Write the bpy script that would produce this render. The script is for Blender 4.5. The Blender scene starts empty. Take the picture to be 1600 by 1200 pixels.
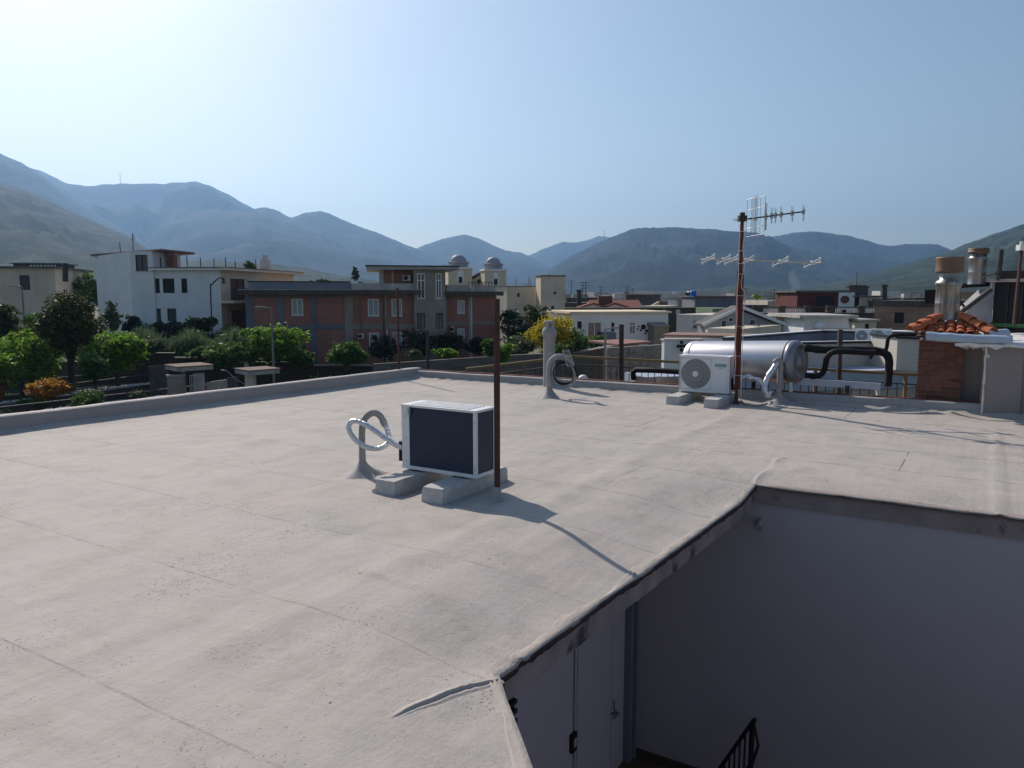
import bpy, math, random
import numpy as np
from mathutils import Vector, Matrix, noise as mn
R=math.radians
rnd=random.Random(7); nr=np.random.RandomState(5)
S=bpy.context.scene
COL=S.collection
# ---------------- camera, sky, sun, exposure ----------------
FPX=1200.0; HY=460.0; CAMH=1.6
PITCH=math.atan((HY-600)/FPX)
cd=bpy.data.cameras.new('camera'); cam=bpy.data.objects.new('camera',cd); COL.objects.link(cam)
cd.sensor_width=36; cd.lens=36*FPX/1600; cd.clip_start=0.05; cd.clip_end=40000
cam.location=(0,0,CAMH); cam.rotation_euler=(math.pi/2+PITCH,0,0)
S.camera=cam
SUN_AZ=R(-32.5); SUN_EL=R(37.5)      # azimuth measured from +Y towards +X
w=bpy.data.worlds.new('World'); S.world=w; w.use_nodes=True
nt=w.node_tree; nt.nodes.clear()
sky=nt.nodes.new('ShaderNodeTexSky'); sky.sky_type='NISHITA'; sky.sun_disc=False
sky.sun_elevation=SUN_EL; sky.sun_rotation=SUN_AZ
sky.altitude=50; sky.air_density=1.15; sky.dust_density=1.3; sky.ozone_density=1.1
bg=nt.nodes.new('ShaderNodeBackground'); bg.inputs[1].default_value=0.096
wo=nt.nodes.new('ShaderNodeOutputWorld')
nt.links.new(sky.outputs[0],bg.inputs[0]); nt.links.new(bg.outputs[0],wo.inputs[0])
sl=bpy.data.lights.new('sun','SUN'); sl.energy=4.4; sl.angle=R(0.5); sl.color=(1,0.90,0.80)
so=bpy.data.objects.new('sun',sl); COL.objects.link(so)
sd=Vector((math.sin(SUN_AZ)*math.cos(SUN_EL),math.cos(SUN_AZ)*math.cos(SUN_EL),math.sin(SUN_EL)))
so.rotation_euler=sd.to_track_quat('Z','Y').to_euler(); so.location=(-10,-5,30)
S.view_settings.view_transform='Standard'; S.view_settings.look='None'
S.view_settings.exposure=0.10; S.view_settings.gamma=1; S.view_settings.use_curve_mapping=False
S.render.engine='CYCLES'
cy=S.cycles; cy.use_denoising=True; cy.max_bounces=6; cy.diffuse_bounces=3; cy.glossy_bounces=3
cy.transmission_bounces=4; cy.volume_bounces=0; cy.transparent_max_bounces=8
cy.caustics_reflective=False; cy.caustics_refractive=False
try: cy.denoiser='OPENIMAGEDENOISE'
except Exception: pass

# ---------------- pixel -> world measuring helpers ----------------
CP,SP=math.cos(PITCH),math.sin(PITCH)
def ray(x,y):
    dx=(x-800)/FPX; dy=-(y-600)/FPX
    return Vector((dx,CP-dy*SP,SP+dy*CP))
def gp(x,y,z=0.0):                      # point of a pixel on the horizontal plane z
    r=ray(x,y); t=(z-CAMH)/r.z
    return Vector((r.x*t,r.y*t,z))
def at(x,y,Y):                          # point of a pixel at distance Y
    r=ray(x,y); t=Y/r.y
    return Vector((r.x*t,Y,CAMH+r.z*t))
# ---------------- object helpers ----------------
OFF={}
def lnk(o): COL.objects.link(o); return o
def props(o,label=None,cat=None,group=None,kind=None):
    if label: o['label']=label
    if cat: o['category']=cat
    if group: o['group']=group
    if kind: o['kind']=kind
    return o
def thing(name,label,cat,loc=(0,0,0),group=None,rz=0):
    o=bpy.data.objects.new(name,None); o.empty_display_size=.2; lnk(o)
    o.location=loc; o.rotation_euler=(0,0,rz); OFF[o.name]=Vector(loc)
    return props(o,label,cat,group)
def copytree(o,parent=None):
    c=o.copy(); lnk(c)
    if parent: c.parent=parent
    for ch in list(o.children): copytree(ch,c)
    return c
class MB:
    def __init__(s): s.v=[]; s.f=[]; s.sm=[]
    def add(s,vs,fs,smooth=False):
        n=len(s.v); s.v.extend([tuple(v) for v in vs]); s.f.extend([tuple(i+n for i in f) for f in fs]); s.sm.extend([smooth]*len(fs)); return s
    def hexa(s,p):   # 8 points: bottom 4 ccw, top 4 ccw
        return s.add(p,[(3,2,1,0),(4,5,6,7),(0,1,5,4),(1,2,6,5),(2,3,7,6),(3,0,4,7)])
    def box(s,x0,x1,y0,y1,z0,z1,fr=None):
        p=[(x0,y0,z0),(x1,y0,z0),(x1,y1,z0),(x0,y1,z0),(x0,y0,z1),(x1,y0,z1),(x1,y1,z1),(x0,y1,z1)]
        if fr: p=[fr(q) for q in p]
        return s.hexa(p)
    def bar(s,p0,p1,w,h=None,up=(0,0,1)):
        p0=Vector(p0);p1=Vector(p1);h=h or w; d=(p1-p0).normalized(); up=Vector(up)
        if abs(d.dot(up))>.99: up=Vector((0,1,0))
        a=d.cross(up).normalized()*w/2; b=a.cross(d).normalized()*h/2
        return s.hexa([p0-a-b,p0+a-b,p1+a-b,p1-a-b,p0-a+b,p0+a+b,p1+a+b,p1-a+b])
    def tube(s,pts,r,n=8,caps=True,smooth=True):
        pts=[Vector(p) for p in pts]; m=len(pts)
        rs=r if isinstance(r,(list,tuple)) else [r]*m
        vs=[];prev=None
        for i,p in enumerate(pts):
            d=(pts[min(i+1,m-1)]-pts[max(i-1,0)]).normalized()
            if prev is None:
                a=d.cross(Vector((0,0,1)));
                if a.length<.05: a=d.cross(Vector((0,1,0)))
                a.normalize()
            else:
                a=prev-d*prev.dot(d)
                a=a.normalized() if a.length>1e-6 else prev
            prev=a; b=d.cross(a)
            for k in range(n):
                t=2*math.pi*k/n; vs.append(p+(a*math.cos(t)+b*math.sin(t))*rs[i])
        fs=[(i*n+k,i*n+(k+1)%n,(i+1)*n+(k+1)%n,(i+1)*n+k) for i in range(m-1) for k in range(n)]
        s.add(vs,fs,smooth)
        if caps:
            s.add(vs[:n],[tuple(range(n))[::-1]]); s.add(vs[-n:],[tuple(range(n))])
        return s
    def cyl(s,p0,p1,r,n=12,r1=None): return s.tube([p0,p1],[r,r if r1 is None else r1],n)
    def lathe(s,c,prof,n=20,smooth=True,axis=None):   # prof: (r,z)
        c=Vector(c); vs=[];m=len(prof)
        M=Matrix.Identity(3) if axis is None else Vector(axis).to_track_quat('Z','Y').to_matrix()
        for r,z in prof:
            for k in range(n):
                t=2*math.pi*k/n; vs.append(c+M@Vector((r*math.cos(t),r*math.sin(t),z)))
        fs=[(i*n+k,i*n+(k+1)%n,(i+1)*n+(k+1)%n,(i+1)*n+k) for i in range(m-1) for k in range(n)]
        s.add(vs,fs,smooth)
        if prof[0][0]>1e-5: s.add(vs[:n],[tuple(range(n))[::-1]])
        if prof[-1][0]>1e-5: s.add(vs[-n:],[tuple(range(n))])
        return s
    def prism(s,poly,d):     # polygon of 3D points extruded by vector d
        poly=[Vector(p) for p in poly]; d=Vector(d); n=len(poly)
        s.add(poly+[p+d for p in poly],[tuple(range(n))[::-1],tuple(range(n,2*n))]+[(i,(i+1)%n,(i+1)%n+n,i+n) for i in range(n)])
        return s
    def build(s,name,mat,parent=None,bevel=0,label=None,kind=None,loc=None):
        me=bpy.data.meshes.new(name)
        off=Vector((0,0,0))
        if parent is not None: off=OFF.get(parent.name,off)
        elif loc is not None: off=Vector(loc)
        me.from_pydata([(v[0]-off.x,v[1]-off.y,v[2]-off.z) for v in s.v],[],s.f)
        me.polygons.foreach_set('use_smooth',s.sm); me.materials.append(mat); me.update()
        o=lnk(bpy.data.objects.new(name,me))
        if parent is not None: o.parent=parent
        elif loc is not None: o.location=off
        OFF[o.name]=off
        if bevel:
            b=o.modifiers.new('bevel','BEVEL'); b.width=bevel; b.segments=2; b.limit_method='ANGLE'; b.angle_limit=R(40)
        return props(o,label,None,None,kind)
def fastmesh(name,verts,quads,mat,parent=None,smooth=False,kind=None):
    me=bpy.data.meshes.new(name); nv=len(verts); nq=len(quads)
    off=OFF.get(parent.name,Vector((0,0,0))) if parent is not None else Vector((0,0,0))
    me.vertices.add(nv); me.vertices.foreach_set('co',(np.asarray(verts,dtype=np.float32)-np.array(off,dtype=np.float32)).ravel())
    q=np.asarray(quads,dtype=np.int32); k=q.shape[1]
    me.loops.add(nq*k); me.loops.foreach_set('vertex_index',q.ravel())
    me.polygons.add(nq); me.polygons.foreach_set('loop_start',np.arange(0,nq*k,k,dtype=np.int32))
    try: me.polygons.foreach_set('loop_total',np.full(nq,k,dtype=np.int32))
    except Exception: pass
    me.polygons.foreach_set('use_smooth',np.full(nq,smooth))
    me.update(calc_edges=True); me.validate(); me.materials.append(mat)
    o=lnk(bpy.data.objects.new(name,me))
    if parent is not None: o.parent=parent
    OFF[o.name]=off
    if kind: o['kind']=kind
    return o
# ---------------- materials ----------------
class NT:
    def __init__(s,name):
        s.m=bpy.data.materials.new(name); s.m.use_nodes=True; s.t=s.m.node_tree; s.b=s.t.nodes['Principled BSDF']; s._c=None
    def n(s,typ,**k):
        x=s.t.nodes.new(typ)
        for a,b in k.items(): setattr(x,a,b)
        return x
    def l(s,a,b): s.t.links.new(a,b)
    def co(s,sc=None):
        if s._c is None: s._c=s.n('ShaderNodeTexCoord').outputs['Object']
        if sc is None: return s._c
        m=s.n('ShaderNodeMapping'); m.inputs['Scale'].default_value=sc; s.l(s._c,m.inputs[0]); return m.outputs[0]
    def noise(s,scale,detail=4,rough=.55,vec=None,dist=0):
        x=s.n('ShaderNodeTexNoise'); x.inputs['Scale'].default_value=scale; x.inputs['Detail'].default_value=detail
        x.inputs['Roughness'].default_value=rough; x.inputs['Distortion'].default_value=dist
        s.l(vec if vec is not None else s.co(),x.inputs['Vector']); return x.outputs['Fac']
    def ramp(s,fac,stops):
        x=s.n('ShaderNodeValToRGB'); e=x.color_ramp.elements
        while len(e)<len(stops): e.new(.5)
        for i,(p,c) in enumerate(stops):
            e[i].position=p; e[i].color=(c,c,c,1) if not hasattr(c,'__len__') else (*c,1)
        s.l(fac,x.inputs[0]); return x.outputs[0]
    def mix(s,fac,a,b,mode='MIX'):
        x=s.n('ShaderNodeMix'); x.data_type='RGBA'; x.blend_type=mode
        for v,i in ((fac,0),(a,6),(b,7)):
            if hasattr(v,'links') or hasattr(v,'is_linked'): s.l(v,x.inputs[i])
            elif i==0: x.inputs[0].default_value=v
            else: x.inputs[i].default_value=(*v,1)
        return x.outputs[2]
    def math(s,op,a,b=None,c=None):
        x=s.n('ShaderNodeMath'); x.operation=op
        for i,v in enumerate((a,b,c)):
            if v is None: continue
            if hasattr(v,'is_linked'): s.l(v,x.inputs[i])
            else: x.inputs[i].default_value=v
        return x.outputs[0]
    def bump(s,h,strength=.3,dist=.01,nrm=None):
        x=s.n('ShaderNodeBump'); x.inputs['Strength'].default_value=strength; x.inputs['Distance'].default_value=dist
        s.l(h,x.inputs['Height'])
        if nrm is not None: s.l(nrm,x.inputs['Normal'])
        s.l(x.outputs[0],s.b.inputs['Normal']); return x.outputs[0]
    def base(s,c):
        if hasattr(c,'is_linked'): s.l(c,s.b.inputs['Base Color'])
        else: s.b.inputs['Base Color'].default_value=(*c,1)
    def set(s,rough=None,metal=None,spec=None):
        if rough is not None: s.b.inputs['Roughness'].default_value=rough
        if metal is not None: s.b.inputs['Metallic'].default_value=metal
        if spec is not None: s.b.inputs['Specular IOR Level'].default_value=spec
MC={}
def dk(c,k): return tuple(min(1,x*k) for x in c)
def pm(name,c,rough=.8,var=.25,scale=2.0,bump=.25,bscale=40,bdist=.004,streak=0,metal=0,spec=.3,c2=None):
    if name in MC: return MC[name]
    t=NT(name); f=t.noise(scale,5,.6)
    c2=c2 or dk(c,1-var*1.3)
    col=t.mix(t.ramp(f,[(.3,0.),(.72,1.)]),c,c2)
    if streak:
        g=t.noise(1.3,6,.7,t.co((1.0,1.0,.12)),.6)
        col=t.mix(t.math('MULTIPLY',t.ramp(g,[(.55,0.),(.72,.8)]),streak),col,dk(c,.3))
    t.base(col); t.set(rough,metal,spec)
    if bump: t.bump(t.noise(bscale,4,.6),bump,bdist)
    MC[name]=t.m; return t.m
# ---- shared materials ----
def leafmat(name,c1,c2,trans=.45,c3=None):
    t=NT(name); g=t.n('ShaderNodeNewGeometry')
    col=t.ramp(g.outputs['Random Per Island'],[(0.,c1),(.55,c2),(1.,c3 or c2)])
    t.base(col); t.set(.55,0,.25)
    tr=t.n('ShaderNodeBsdfTranslucent'); t.l(t.mix(.0,col,(1,1,1)),tr.inputs[0])
    ad=t.n('ShaderNodeMixShader'); ad.inputs[0].default_value=trans
    o=[x for x in t.t.nodes if x.type=='OUTPUT_MATERIAL'][0]
    t.l(t.b.outputs[0],ad.inputs[1]); t.l(tr.outputs[0],ad.inputs[2]); t.l(ad.outputs[0],o.inputs[0])
    return t.m
LF_dark=leafmat('leaf_dark',(.025,.04,.013),(.055,.075,.02),.3,(.13,.14,.02))
LF_mid=leafmat('leaf_mid',(.04,.085,.02),(.08,.15,.03),.45,(.14,.23,.05))
LF_bright=leafmat('leaf_bright',(.07,.15,.015),(.14,.26,.025),.5,(.26,.40,.05))
LF_yel=leafmat('leaf_yellow',(.30,.26,.02),(.45,.38,.03),.5,(.55,.42,.04))
LF_or=leafmat('leaf_orange',(.30,.10,.02),(.42,.19,.03),.5,(.45,.28,.05))
LF_grey=leafmat('leaf_greygreen',(.06,.09,.04),(.11,.15,.07),.35,(.16,.20,.10))
LF_blk=leafmat('leaf_blackish',(.02,.03,.013),(.035,.05,.02),.2)  # darkest green of the leaf set
BARK=pm('bark',(.09,.07,.05),.9,.4,8,.5,30,.02)
M_white=pm('white_paint',(.78,.78,.76),.45,.06,3,.05)
M_casing=pm('casing_white',(.74,.75,.74),.38,.05,4,.04,60,.001)
M_conc=pm('block_concrete',(.56,.545,.52),.9,.25,9,.6,60,.004)
M_graypipe=pm('membrane_grey',(.36,.345,.335),.75,.15,7,.35,40,.004)
M_rust=pm('rust_paint',(.10,.045,.035),.75,.6,9,.4,60,.003,c2=(.05,.028,.024))
M_redmast=pm('mast_red',(.17,.035,.022),.6,.5,10,.3,60,.002,c2=(.08,.022,.018))
M_blk=pm('black_foam',(.012,.012,.013),.7,.3,9,.4,40,.006)
M_dark=pm('dark_opening',(.015,.015,.017),.6,.2,2,0)
M_steel=pm('galvanised',(.42,.43,.45),.38,.2,8,.15,20,.002,metal=.8)
M_darksteel=pm('dark_steel',(.06,.055,.05),.6,.3,8,.2)
M_glass=None
t=NT('window_glass'); t.base((.035,.045,.055)); t.set(.08,0,.6); M_glass=t.m
t=NT('curtained_glass'); t.base(t.mix(t.ramp(t.noise(6,2,.5,t.co((4,4,.3))),[(.35,0.),(.65,1.)]),(.38,.42,.42),(.24,.27,.28))); t.set(.15,0,.5); M_curt=t.m
t=NT('pipe_foil'); t.base((.62,.63,.66)); t.set(.32,.95,.5)
v=t.n('ShaderNodeTexVoronoi'); v.inputs['Scale'].default_value=30; t.l(t.co(),v.inputs[0]); t.bump(t.math('ADD',v.outputs[0],t.noise(60,3)),.7,.010); M_foil=t.m
t=NT('tank_steel'); t.base(t.mix(t.noise(1.5,3),(.62,.62,.64),(.50,.50,.53))); t.set(.40,.82,.5); t.bump(t.noise(3,2,.5),.08,.01); M_tank=t.m
# coil fins
t=NT('coil_fins'); wv=t.n('ShaderNodeTexWave'); wv.wave_type='BANDS'; wv.bands_direction='Z'; wv.inputs['Scale'].default_value=22; wv.inputs['Distortion'].default_value=.3
t.l(t.co(),wv.inputs[0]); t.base(t.mix(wv.outputs['Fac'],(.016,.026,.055),(.022,.034,.07))); t.set(.45,.2,.4); t.bump(wv.outputs['Fac'],.3,.003); M_coil=t.m
# plasters
P_white=pm('plaster_white',(.80,.80,.80),.9,.12,.6,.2,25,.01,streak=.25)
P_cream=pm('plaster_cream',(.78,.64,.47),.9,.15,.6,.2,25,.01,streak=.2)
P_beige=pm('plaster_beige',(.66,.58,.46),.9,.2,.5,.2,25,.01,streak=.5)
P_grey=pm('plaster_grey',(.33,.29,.235),.9,.25,.7,.3,25,.01,streak=.35)
P_blueg=pm('plaster_bluegrey',(.19,.20,.24),.9,.25,.7,.3,25,.01,streak=.3)
P_pale=pm('plaster_palegrey',(.50,.47,.43),.9,.3,1.5,.3,25,.01,streak=.7)
P_pink=pm('plaster_pinkish',(.72,.62,.57),.9,.15,.5,.2,25,.01,streak=.2)
P_gable=pm('plaster_gable',(.44,.46,.50),.9,.15,.8,.2,25,.01,streak=.3)
P_terr=pm('plaster_terrace',(.58,.53,.46),.85,.1,.6,.15,25,.01,streak=.1)
P_dark=pm('weathered_dark',(.12,.10,.085),.9,.4,1.5,.4,20,.02,streak=.5)
P_darkred=pm('dark_red_wall',(.14,.045,.035),.9,.3,1.5,.3)
P_tile=None
def brickmat(name,c1,c2,mort,sc=1.0,bw=.26,rh=.075):
    t=NT(name); tc=t.n('ShaderNodeTexCoord'); sp=t.n('ShaderNodeSeparateXYZ'); t.l(tc.outputs['Object'],sp.inputs[0])
    cx=t.n('ShaderNodeCombineXYZ'); t.l(t.math('ADD',sp.outputs[0],t.math('MULTIPLY',sp.outputs[1],.35)),cx.inputs[0]); t.l(sp.outputs[2],cx.inputs[1])
    b=t.n('ShaderNodeTexBrick'); b.inputs['Scale'].default_value=sc; b.inputs['Brick Width'].default_value=bw; b.inputs['Row Height'].default_value=rh
    b.inputs['Mortar Size'].default_value=.008; b.inputs['Color1'].default_value=(*c1,1); b.inputs['Color2'].default_value=(*c2,1); b.inputs['Mortar'].default_value=(*mort,1)
    t.l(cx.outputs[0],b.inputs[0]); n=t.noise(.8,4)
    t.base(t.mix(t.ramp(n,[(.3,0.),(.8,.5)]),b.outputs[0],dk(c2,.55))); t.set(.9,0,.2)
    t.bump(b.outputs['Fac'],-.4,.01); return t.m
B_red=brickmat('brick_red',(.42,.155,.115),(.31,.12,.09),(.42,.28,.22))
B_old=brickmat('brick_old',(.36,.22,.15),(.26,.17,.12),(.30,.24,.19),bw=.5,rh=.2)
B_stone=brickmat('stone_wall',(.20,.185,.165),(.13,.12,.105),(.09,.08,.07),bw=.45,rh=.24)
B_brown=brickmat('brown_wall',(.085,.06,.048),(.065,.048,.04),(.05,.04,.035),bw=.4,rh=.2)
M_terra=pm('terracotta',(.48,.15,.06),.8,.35,10,.3,50,.004,c2=(.34,.10,.05))
M_tileroof=NT('tile_roof'); t=M_tileroof; wv=t.n('ShaderNodeTexWave'); wv.inputs['Scale'].default_value=1.6; wv.inputs['Distortion'].default_value=.4; t.l(t.co((1,.4,0.0)),wv.inputs[0])
t.base(t.mix(t.noise(3,4),(.30,.085,.05),(.18,.06,.045))); t.set(.9); t.bump(wv.outputs['Fac'],.8,.05); M_tileroof=t.m
M_slab=pm('roof_felt',(.16,.15,.145),.9,.3,1.5,.3,20,.02)
M_moss=pm('mossy_parapet',(.085,.08,.045),.9,.4,1.2,.4,15,.02)
M_yel=pm('yellow_rail',(.20,.155,.07),.7,.4,6,.3,c2=(.20,.16,.08))
M_blue=pm('pale_blue_membrane',(.42,.50,.60),.7,.12,6,.5,18,.01)
M_wmem=pm('white_membrane',(.74,.73,.70),.7,.15,6,.8,14,.02)
# ---------------- ground and mountains ----------------
GZ=-5.2
def ground_mat():
    t=NT('valley_ground'); a=t.noise(.004,6,.6); b=t.noise(.05,5,.6)
    c=t.mix(t.ramp(a,[(.35,0.),(.65,1.)]),(.10,.11,.05),(.24,.21,.15))
    t.base(t.mix(t.ramp(b,[(.4,0.),(.7,.7)]),c,(.20,.17,.13))); t.set(.95,0,.1); return t.m
M_ground=ground_mat()
me=MB()
N=24; X0,X1,Y0,Y1=-9000,9000,-2500,7600
for i in range(N+1):
    for j in range(N+1): me.v.append((X0+(X1-X0)*i/N,Y0+(Y1-Y0)*j/N,GZ))
me.f=[(i*(N+1)+j,(i+1)*(N+1)+j,(i+1)*(N+1)+j+1,i*(N+1)+j+1) for i in range(N) for j in range(N)]; me.sm=[False]*len(me.f)
o=me.build('ground',M_ground); o['kind']='structure'
def mountmat(name,c1,c2,bare,sc,amt=.5):
    t=NT(name); a=t.noise(sc,6,.62); b=t.noise(sc*5,5,.65); p=t.noise(sc*.7,4,.6,dist=.6)
    c=t.mix(t.ramp(a,[(.42,0.),(.58,1.)]),dk(c1,.8),dk(c2,1.25))
    c=t.mix(t.ramp(b,[(.44,0.),(.56,.6)]),c,dk(c1,.35))
    c=t.mix(t.ramp(p,[(.58,0.),(.70,amt)]),c,bare)
    t.base(c); t.set(.95,0,.1); t.bump(t.noise(sc*14,5,.7),1.0,6/(sc*200)); return t.m
def profile(pts):
    xs=[p[0] for p in pts]; ys=[p[1] for p in pts]
    return lambda x: float(np.interp(x,xs,ys))
def mountain(name,pts,D,mat,front=.55,amp=.22,n=200,m=34,seed=0,nf=1.0,back=.45,pw=1.15):
    pr=profile(pts); xa,xb=pts[0][0],pts[-1][0]
    vs=[]; ts=[i/(m-1)*(1+back) for i in range(m)]
    cxm=(xa+xb)/2
    for i in range(n):
        px=xa+(xb-xa)*i/(n-1)
        # small skyline irregularity
        y=pr(px)+1.1*mn.noise(Vector((px*.05,seed*3.1,0)))+.7*mn.noise(Vector((px*.21,seed*7.7,1)))
        r=ray(px,y); Hr=CAMH+r.z*D/r.y-GZ; dirx=r.x/r.y
        for t in ts:
            Y=D*(front+(1-front)*t)
            if t<=1: h=Hr*(t**pw)
            else: h=Hr*(1-(t-1)/back*1.0)
            X=dirx*Y
            q=Vector((X*nf/700,Y*nf/1400,seed*5.3))
            e=mn.fractal(q*2.2,1.0,2.1,5)
            rg=1-abs(mn.noise(q*2.6+Vector((e*.35,0,9))))*2
            win=4*t*(1-t) if t<=1 else 0
            h+=Hr*amp*win*(rg*.7+e*.6-.25)
            vs.append((X,Y,GZ-2+max(h,0)))
    k=np.arange(n-1)[:,None]*m+np.arange(m-1)[None,:]; k=k.ravel()
    q=np.stack([k,k+m,k+m+1,k+1],1)
    o=fastmesh(name,np.array(vs),q,mat,None,True); o['kind']='structure'; return o
MM_n=mountmat('hill_scrub',(.022,.038,.024),(.040,.058,.038),(.085,.095,.065),.012,.5)
MM_m=mountmat('mountain_forest',(.012,.026,.028),(.022,.038,.038),(.07,.075,.07),.004,.5)
MM_f=mountmat('mountain_far',(.014,.024,.026),(.026,.037,.037),(.08,.075,.07),.0025,.4)
mountain('mountain_ridge',[(-500,262),(-250,255),(-60,228),(0,235),(30,250),(60,266),(100,298),(150,332),(240,385),(320,420),(420,455)],3300,MM_m,seed=1)
mountain('mountain_ridge',[(-300,265),(-100,258),(30,255),(60,262),(100,280),(145,287),(190,283),(255,283),(285,280),(305,277),(330,285),(365,306),(400,324),(460,352),(520,388),(620,430),(700,455)],4400,MM_f,seed=2)
mountain('mountain_ridge',[(120,450),(190,405),(235,362),(262,345),(300,328),(330,322),(370,325),(410,333),(450,345),(520,370),(600,395),(680,425),(740,445),(790,457)],3600,MM_m,seed=3,front=.5)
mountain('mountain_ridge',[(330,345),(400,324),(415,322),(435,329),(456,338),(475,332),(500,327),(520,335),(547,346),(600,365),(650,386),(700,410),(760,438),(820,455)],4300,MM_m,seed=4)
mountain('mountain_ridge',[(560,430),(620,400),(655,385),(690,370),(725,364),(748,370),(790,390),(815,393),(830,400),(860,415),(900,440),(940,456)],5000,MM_f,seed=5)
mountain('mountain_ridge',[(740,440),(800,410),(845,388),(880,376),(902,377),(935,366),(965,368),(1000,378),(1050,405),(1120,440)],5900,MM_f,seed=6,front=.7)
mountain('mountain_ridge',[(740,457),(800,443),(860,418),(900,395),(935,378),(960,368),(985,358),(1010,354),(1060,355),(1120,357),(1170,361),(1205,370),(1250,387),(1330,415),(1420,445),(1470,457)],3100,MM_m,seed=7,front=.5,n=260,m=44,nf=1.6,amp=.28)
mountain('mountain_ridge',[(1060,430),(1130,395),(1205,368),(1240,362),(1280,359),(1330,368),(1385,381),(1430,379),(1465,380),(1487,390),(1560,425),(1640,455)],3900,MM_m,seed=8,front=.6,nf=1.5)
mountain('hillside',[(1130,460),(1220,452),(1300,440),(1400,414),(1440,403),(1490,388),(1503,381),(1545,366),(1600,348),(1720,322),(1900,305),(2200,300)],1900,MM_n,seed=9,front=.3,n=260,m=44,nf=2.6,amp=.12,pw=1.05)
mountain('hillside',[(-600,200),(-300,235),(-120,255),(0,281),(40,292),(100,322),(150,345),(200,366),(240,392),(300,420),(360,445),(420,460)],1700,MM_n,seed=10,front=.35,n=240,m=44,nf=3.0,amp=.14)
mountain('hillside',[(150,425),(200,410),(240,403),(330,404),(420,408),(480,416),(540,429),(600,437),(700,449),(780,458)],1150,MM_n,seed=11,front=.6,nf=4,amp=.1)
mountain('hillside',[(980,459),(1050,453),(1120,448),(1150,444),(1190,446),(1260,449),(1330,452),(1420,458)],1500,MM_n,seed=12,front=.6,nf=4,amp=.1)
# masts on the ridges
mt=MB(); p=at(188,283,4390); mt.cyl(p-Vector((0,0,20)),p+Vector((0,0,42)),1.4,5)
o=mt.build('radio_mast',M_darksteel,None); props(o,'thin radio mast on the long ridge at the left','mast')
mt=MB(); p=at(944,367,5890); mt.cyl(p-Vector((0,0,20)),p+Vector((0,0,36)),2.4,5)
o=mt.build('radio_mast',M_darksteel,None); props(o,'thin radio mast on the palest far peak in the middle','mast')
# low scattered far town and trees in the valley (nobody could count)
hv=[];hq=[];tv=[];tq=[]
def addbox(V,Q,x,y,z0,z1,sx,sy,a):
    c,s=math.cos(a),math.sin(a); n=len(V)
    for zz in (z0,z1):
        for (i,j) in ((-1,-1),(1,-1),(1,1),(-1,1)): V.append((x+(i*sx*c-j*sy*s)/2,y+(i*sx*s+j*sy*c)/2,zz))
    Q.extend([(n+4,n+5,n+6,n+7),(n,n+1,n+5,n+4),(n+1,n+2,n+6,n+5),(n+2,n+3,n+7,n+6),(n+3,n,n+4,n+7)])
for k in range(900):
    Y=rnd.uniform(330,1500)**1.0; px=rnd.uniform(820,1420) if rnd.random()<.8 else rnd.uniform(-100,1700)
    X=(px-800)/1200*Y; h=rnd.uniform(3,8.5); addbox(hv,hq,X,Y,GZ,GZ+h,rnd.uniform(7,16),rnd.uniform(7,14),rnd.uniform(0,3))
t=NT('far_houses'); g=t.n('ShaderNodeNewGeometry'); t.base(t.ramp(g.outputs['Random Per Island'],[(0,(.20,.17,.14)),(.5,(.42,.38,.33)),(.75,(.6,.58,.55)),(1,(.25,.11,.08))])); t.set(.9); M_farh=t.m
o=fastmesh('distant_town',np.array(hv),hq,M_farh,kind='stuff'); props(o,'mass of tiny far houses spread over the valley floor','town')
for k in range(5200):
    Y=rnd.uniform(420,1600); px=rnd.uniform(-100,1700); X=(px-800)/1200*Y; r=rnd.uniform(2,5)
    for q in range(4):
        a=rnd.uniform(0,3); h=rnd.uniform(2,4.5); x2=X+rnd.gauss(0,r); y2=Y+rnd.gauss(0,r); n=len(tv); s=rnd.uniform(1.5,3.2)
        dx,dy=math.cos(a)*s,math.sin(a)*s
        tv+= [(x2-dx,y2-dy,GZ+h*.4),(x2+dx,y2+dy,GZ+h*.3),(x2+dx*.5,y2+dy*.5,GZ+h),(x2-dx*.6,y2-dy*.5,GZ+h*.9)]; tq.append((n,n+1,n+2,n+3))
o=fastmesh('distant_trees',np.array(tv),tq,LF_dark,kind='stuff'); props(o,'mass of low far trees across the valley floor','trees')
# ---------------- air ----------------
hz=MB(); hz.box(-9500,9500,-2600,7700,GZ-3,830)
t=NT('valley_haze'); t.t.nodes.clear(); pv=t.n('ShaderNodeVolumePrincipled'); mo=t.n('ShaderNodeOutputMaterial')
pv.inputs['Color'].default_value=(.33,.60,1.0,1); pv.inputs['Density'].default_value=1.5e-4; pv.inputs['Anisotropy'].default_value=.45
t.l(pv.outputs[0],mo.inputs['Volume']); M_haze=t.m
o=hz.build('haze',M_haze); props(o,'pale blue air haze over the valley','haze',None,'stuff')

# ---------------- own flat roof ----------------
C0=gp(1180,755,-.03); D0=gp(1600,808,-.03)
EX=Vector((D0.x-C0.x,D0.y-C0.y,0)).normalized(); EY=Vector((-EX.y,EX.x,0))
C0.z=0
def UV(p): d=Vector((p.x-C0.x,p.y-C0.y,0)); return d.dot(EX),d.dot(EY)
def W(u,v,z=0): return Vector((C0.x+EX.x*u+EY.x*v,C0.y+EX.y*u+EY.y*v,z))
E0=gp(775,1060,-.10); uE,vE=UV(E0); F0=gp(825,1200,-.08); uF,vF=UV(F0)
A0=gp(0,678,0); A1=gp(650,592,0); B1=gp(1535,650,0)
uA0,vA0=UV(A0); uA1,vA1=UV(A1); uB1,vB1=UV(B1)
def Umin(v): return uA0+(uA1-uA0)*(v-vA0)/(vA1-vA0)
def Vmax(u): return vA1+(vB1-vA1)*(u-uA1)/(uB1-uA1)
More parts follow.
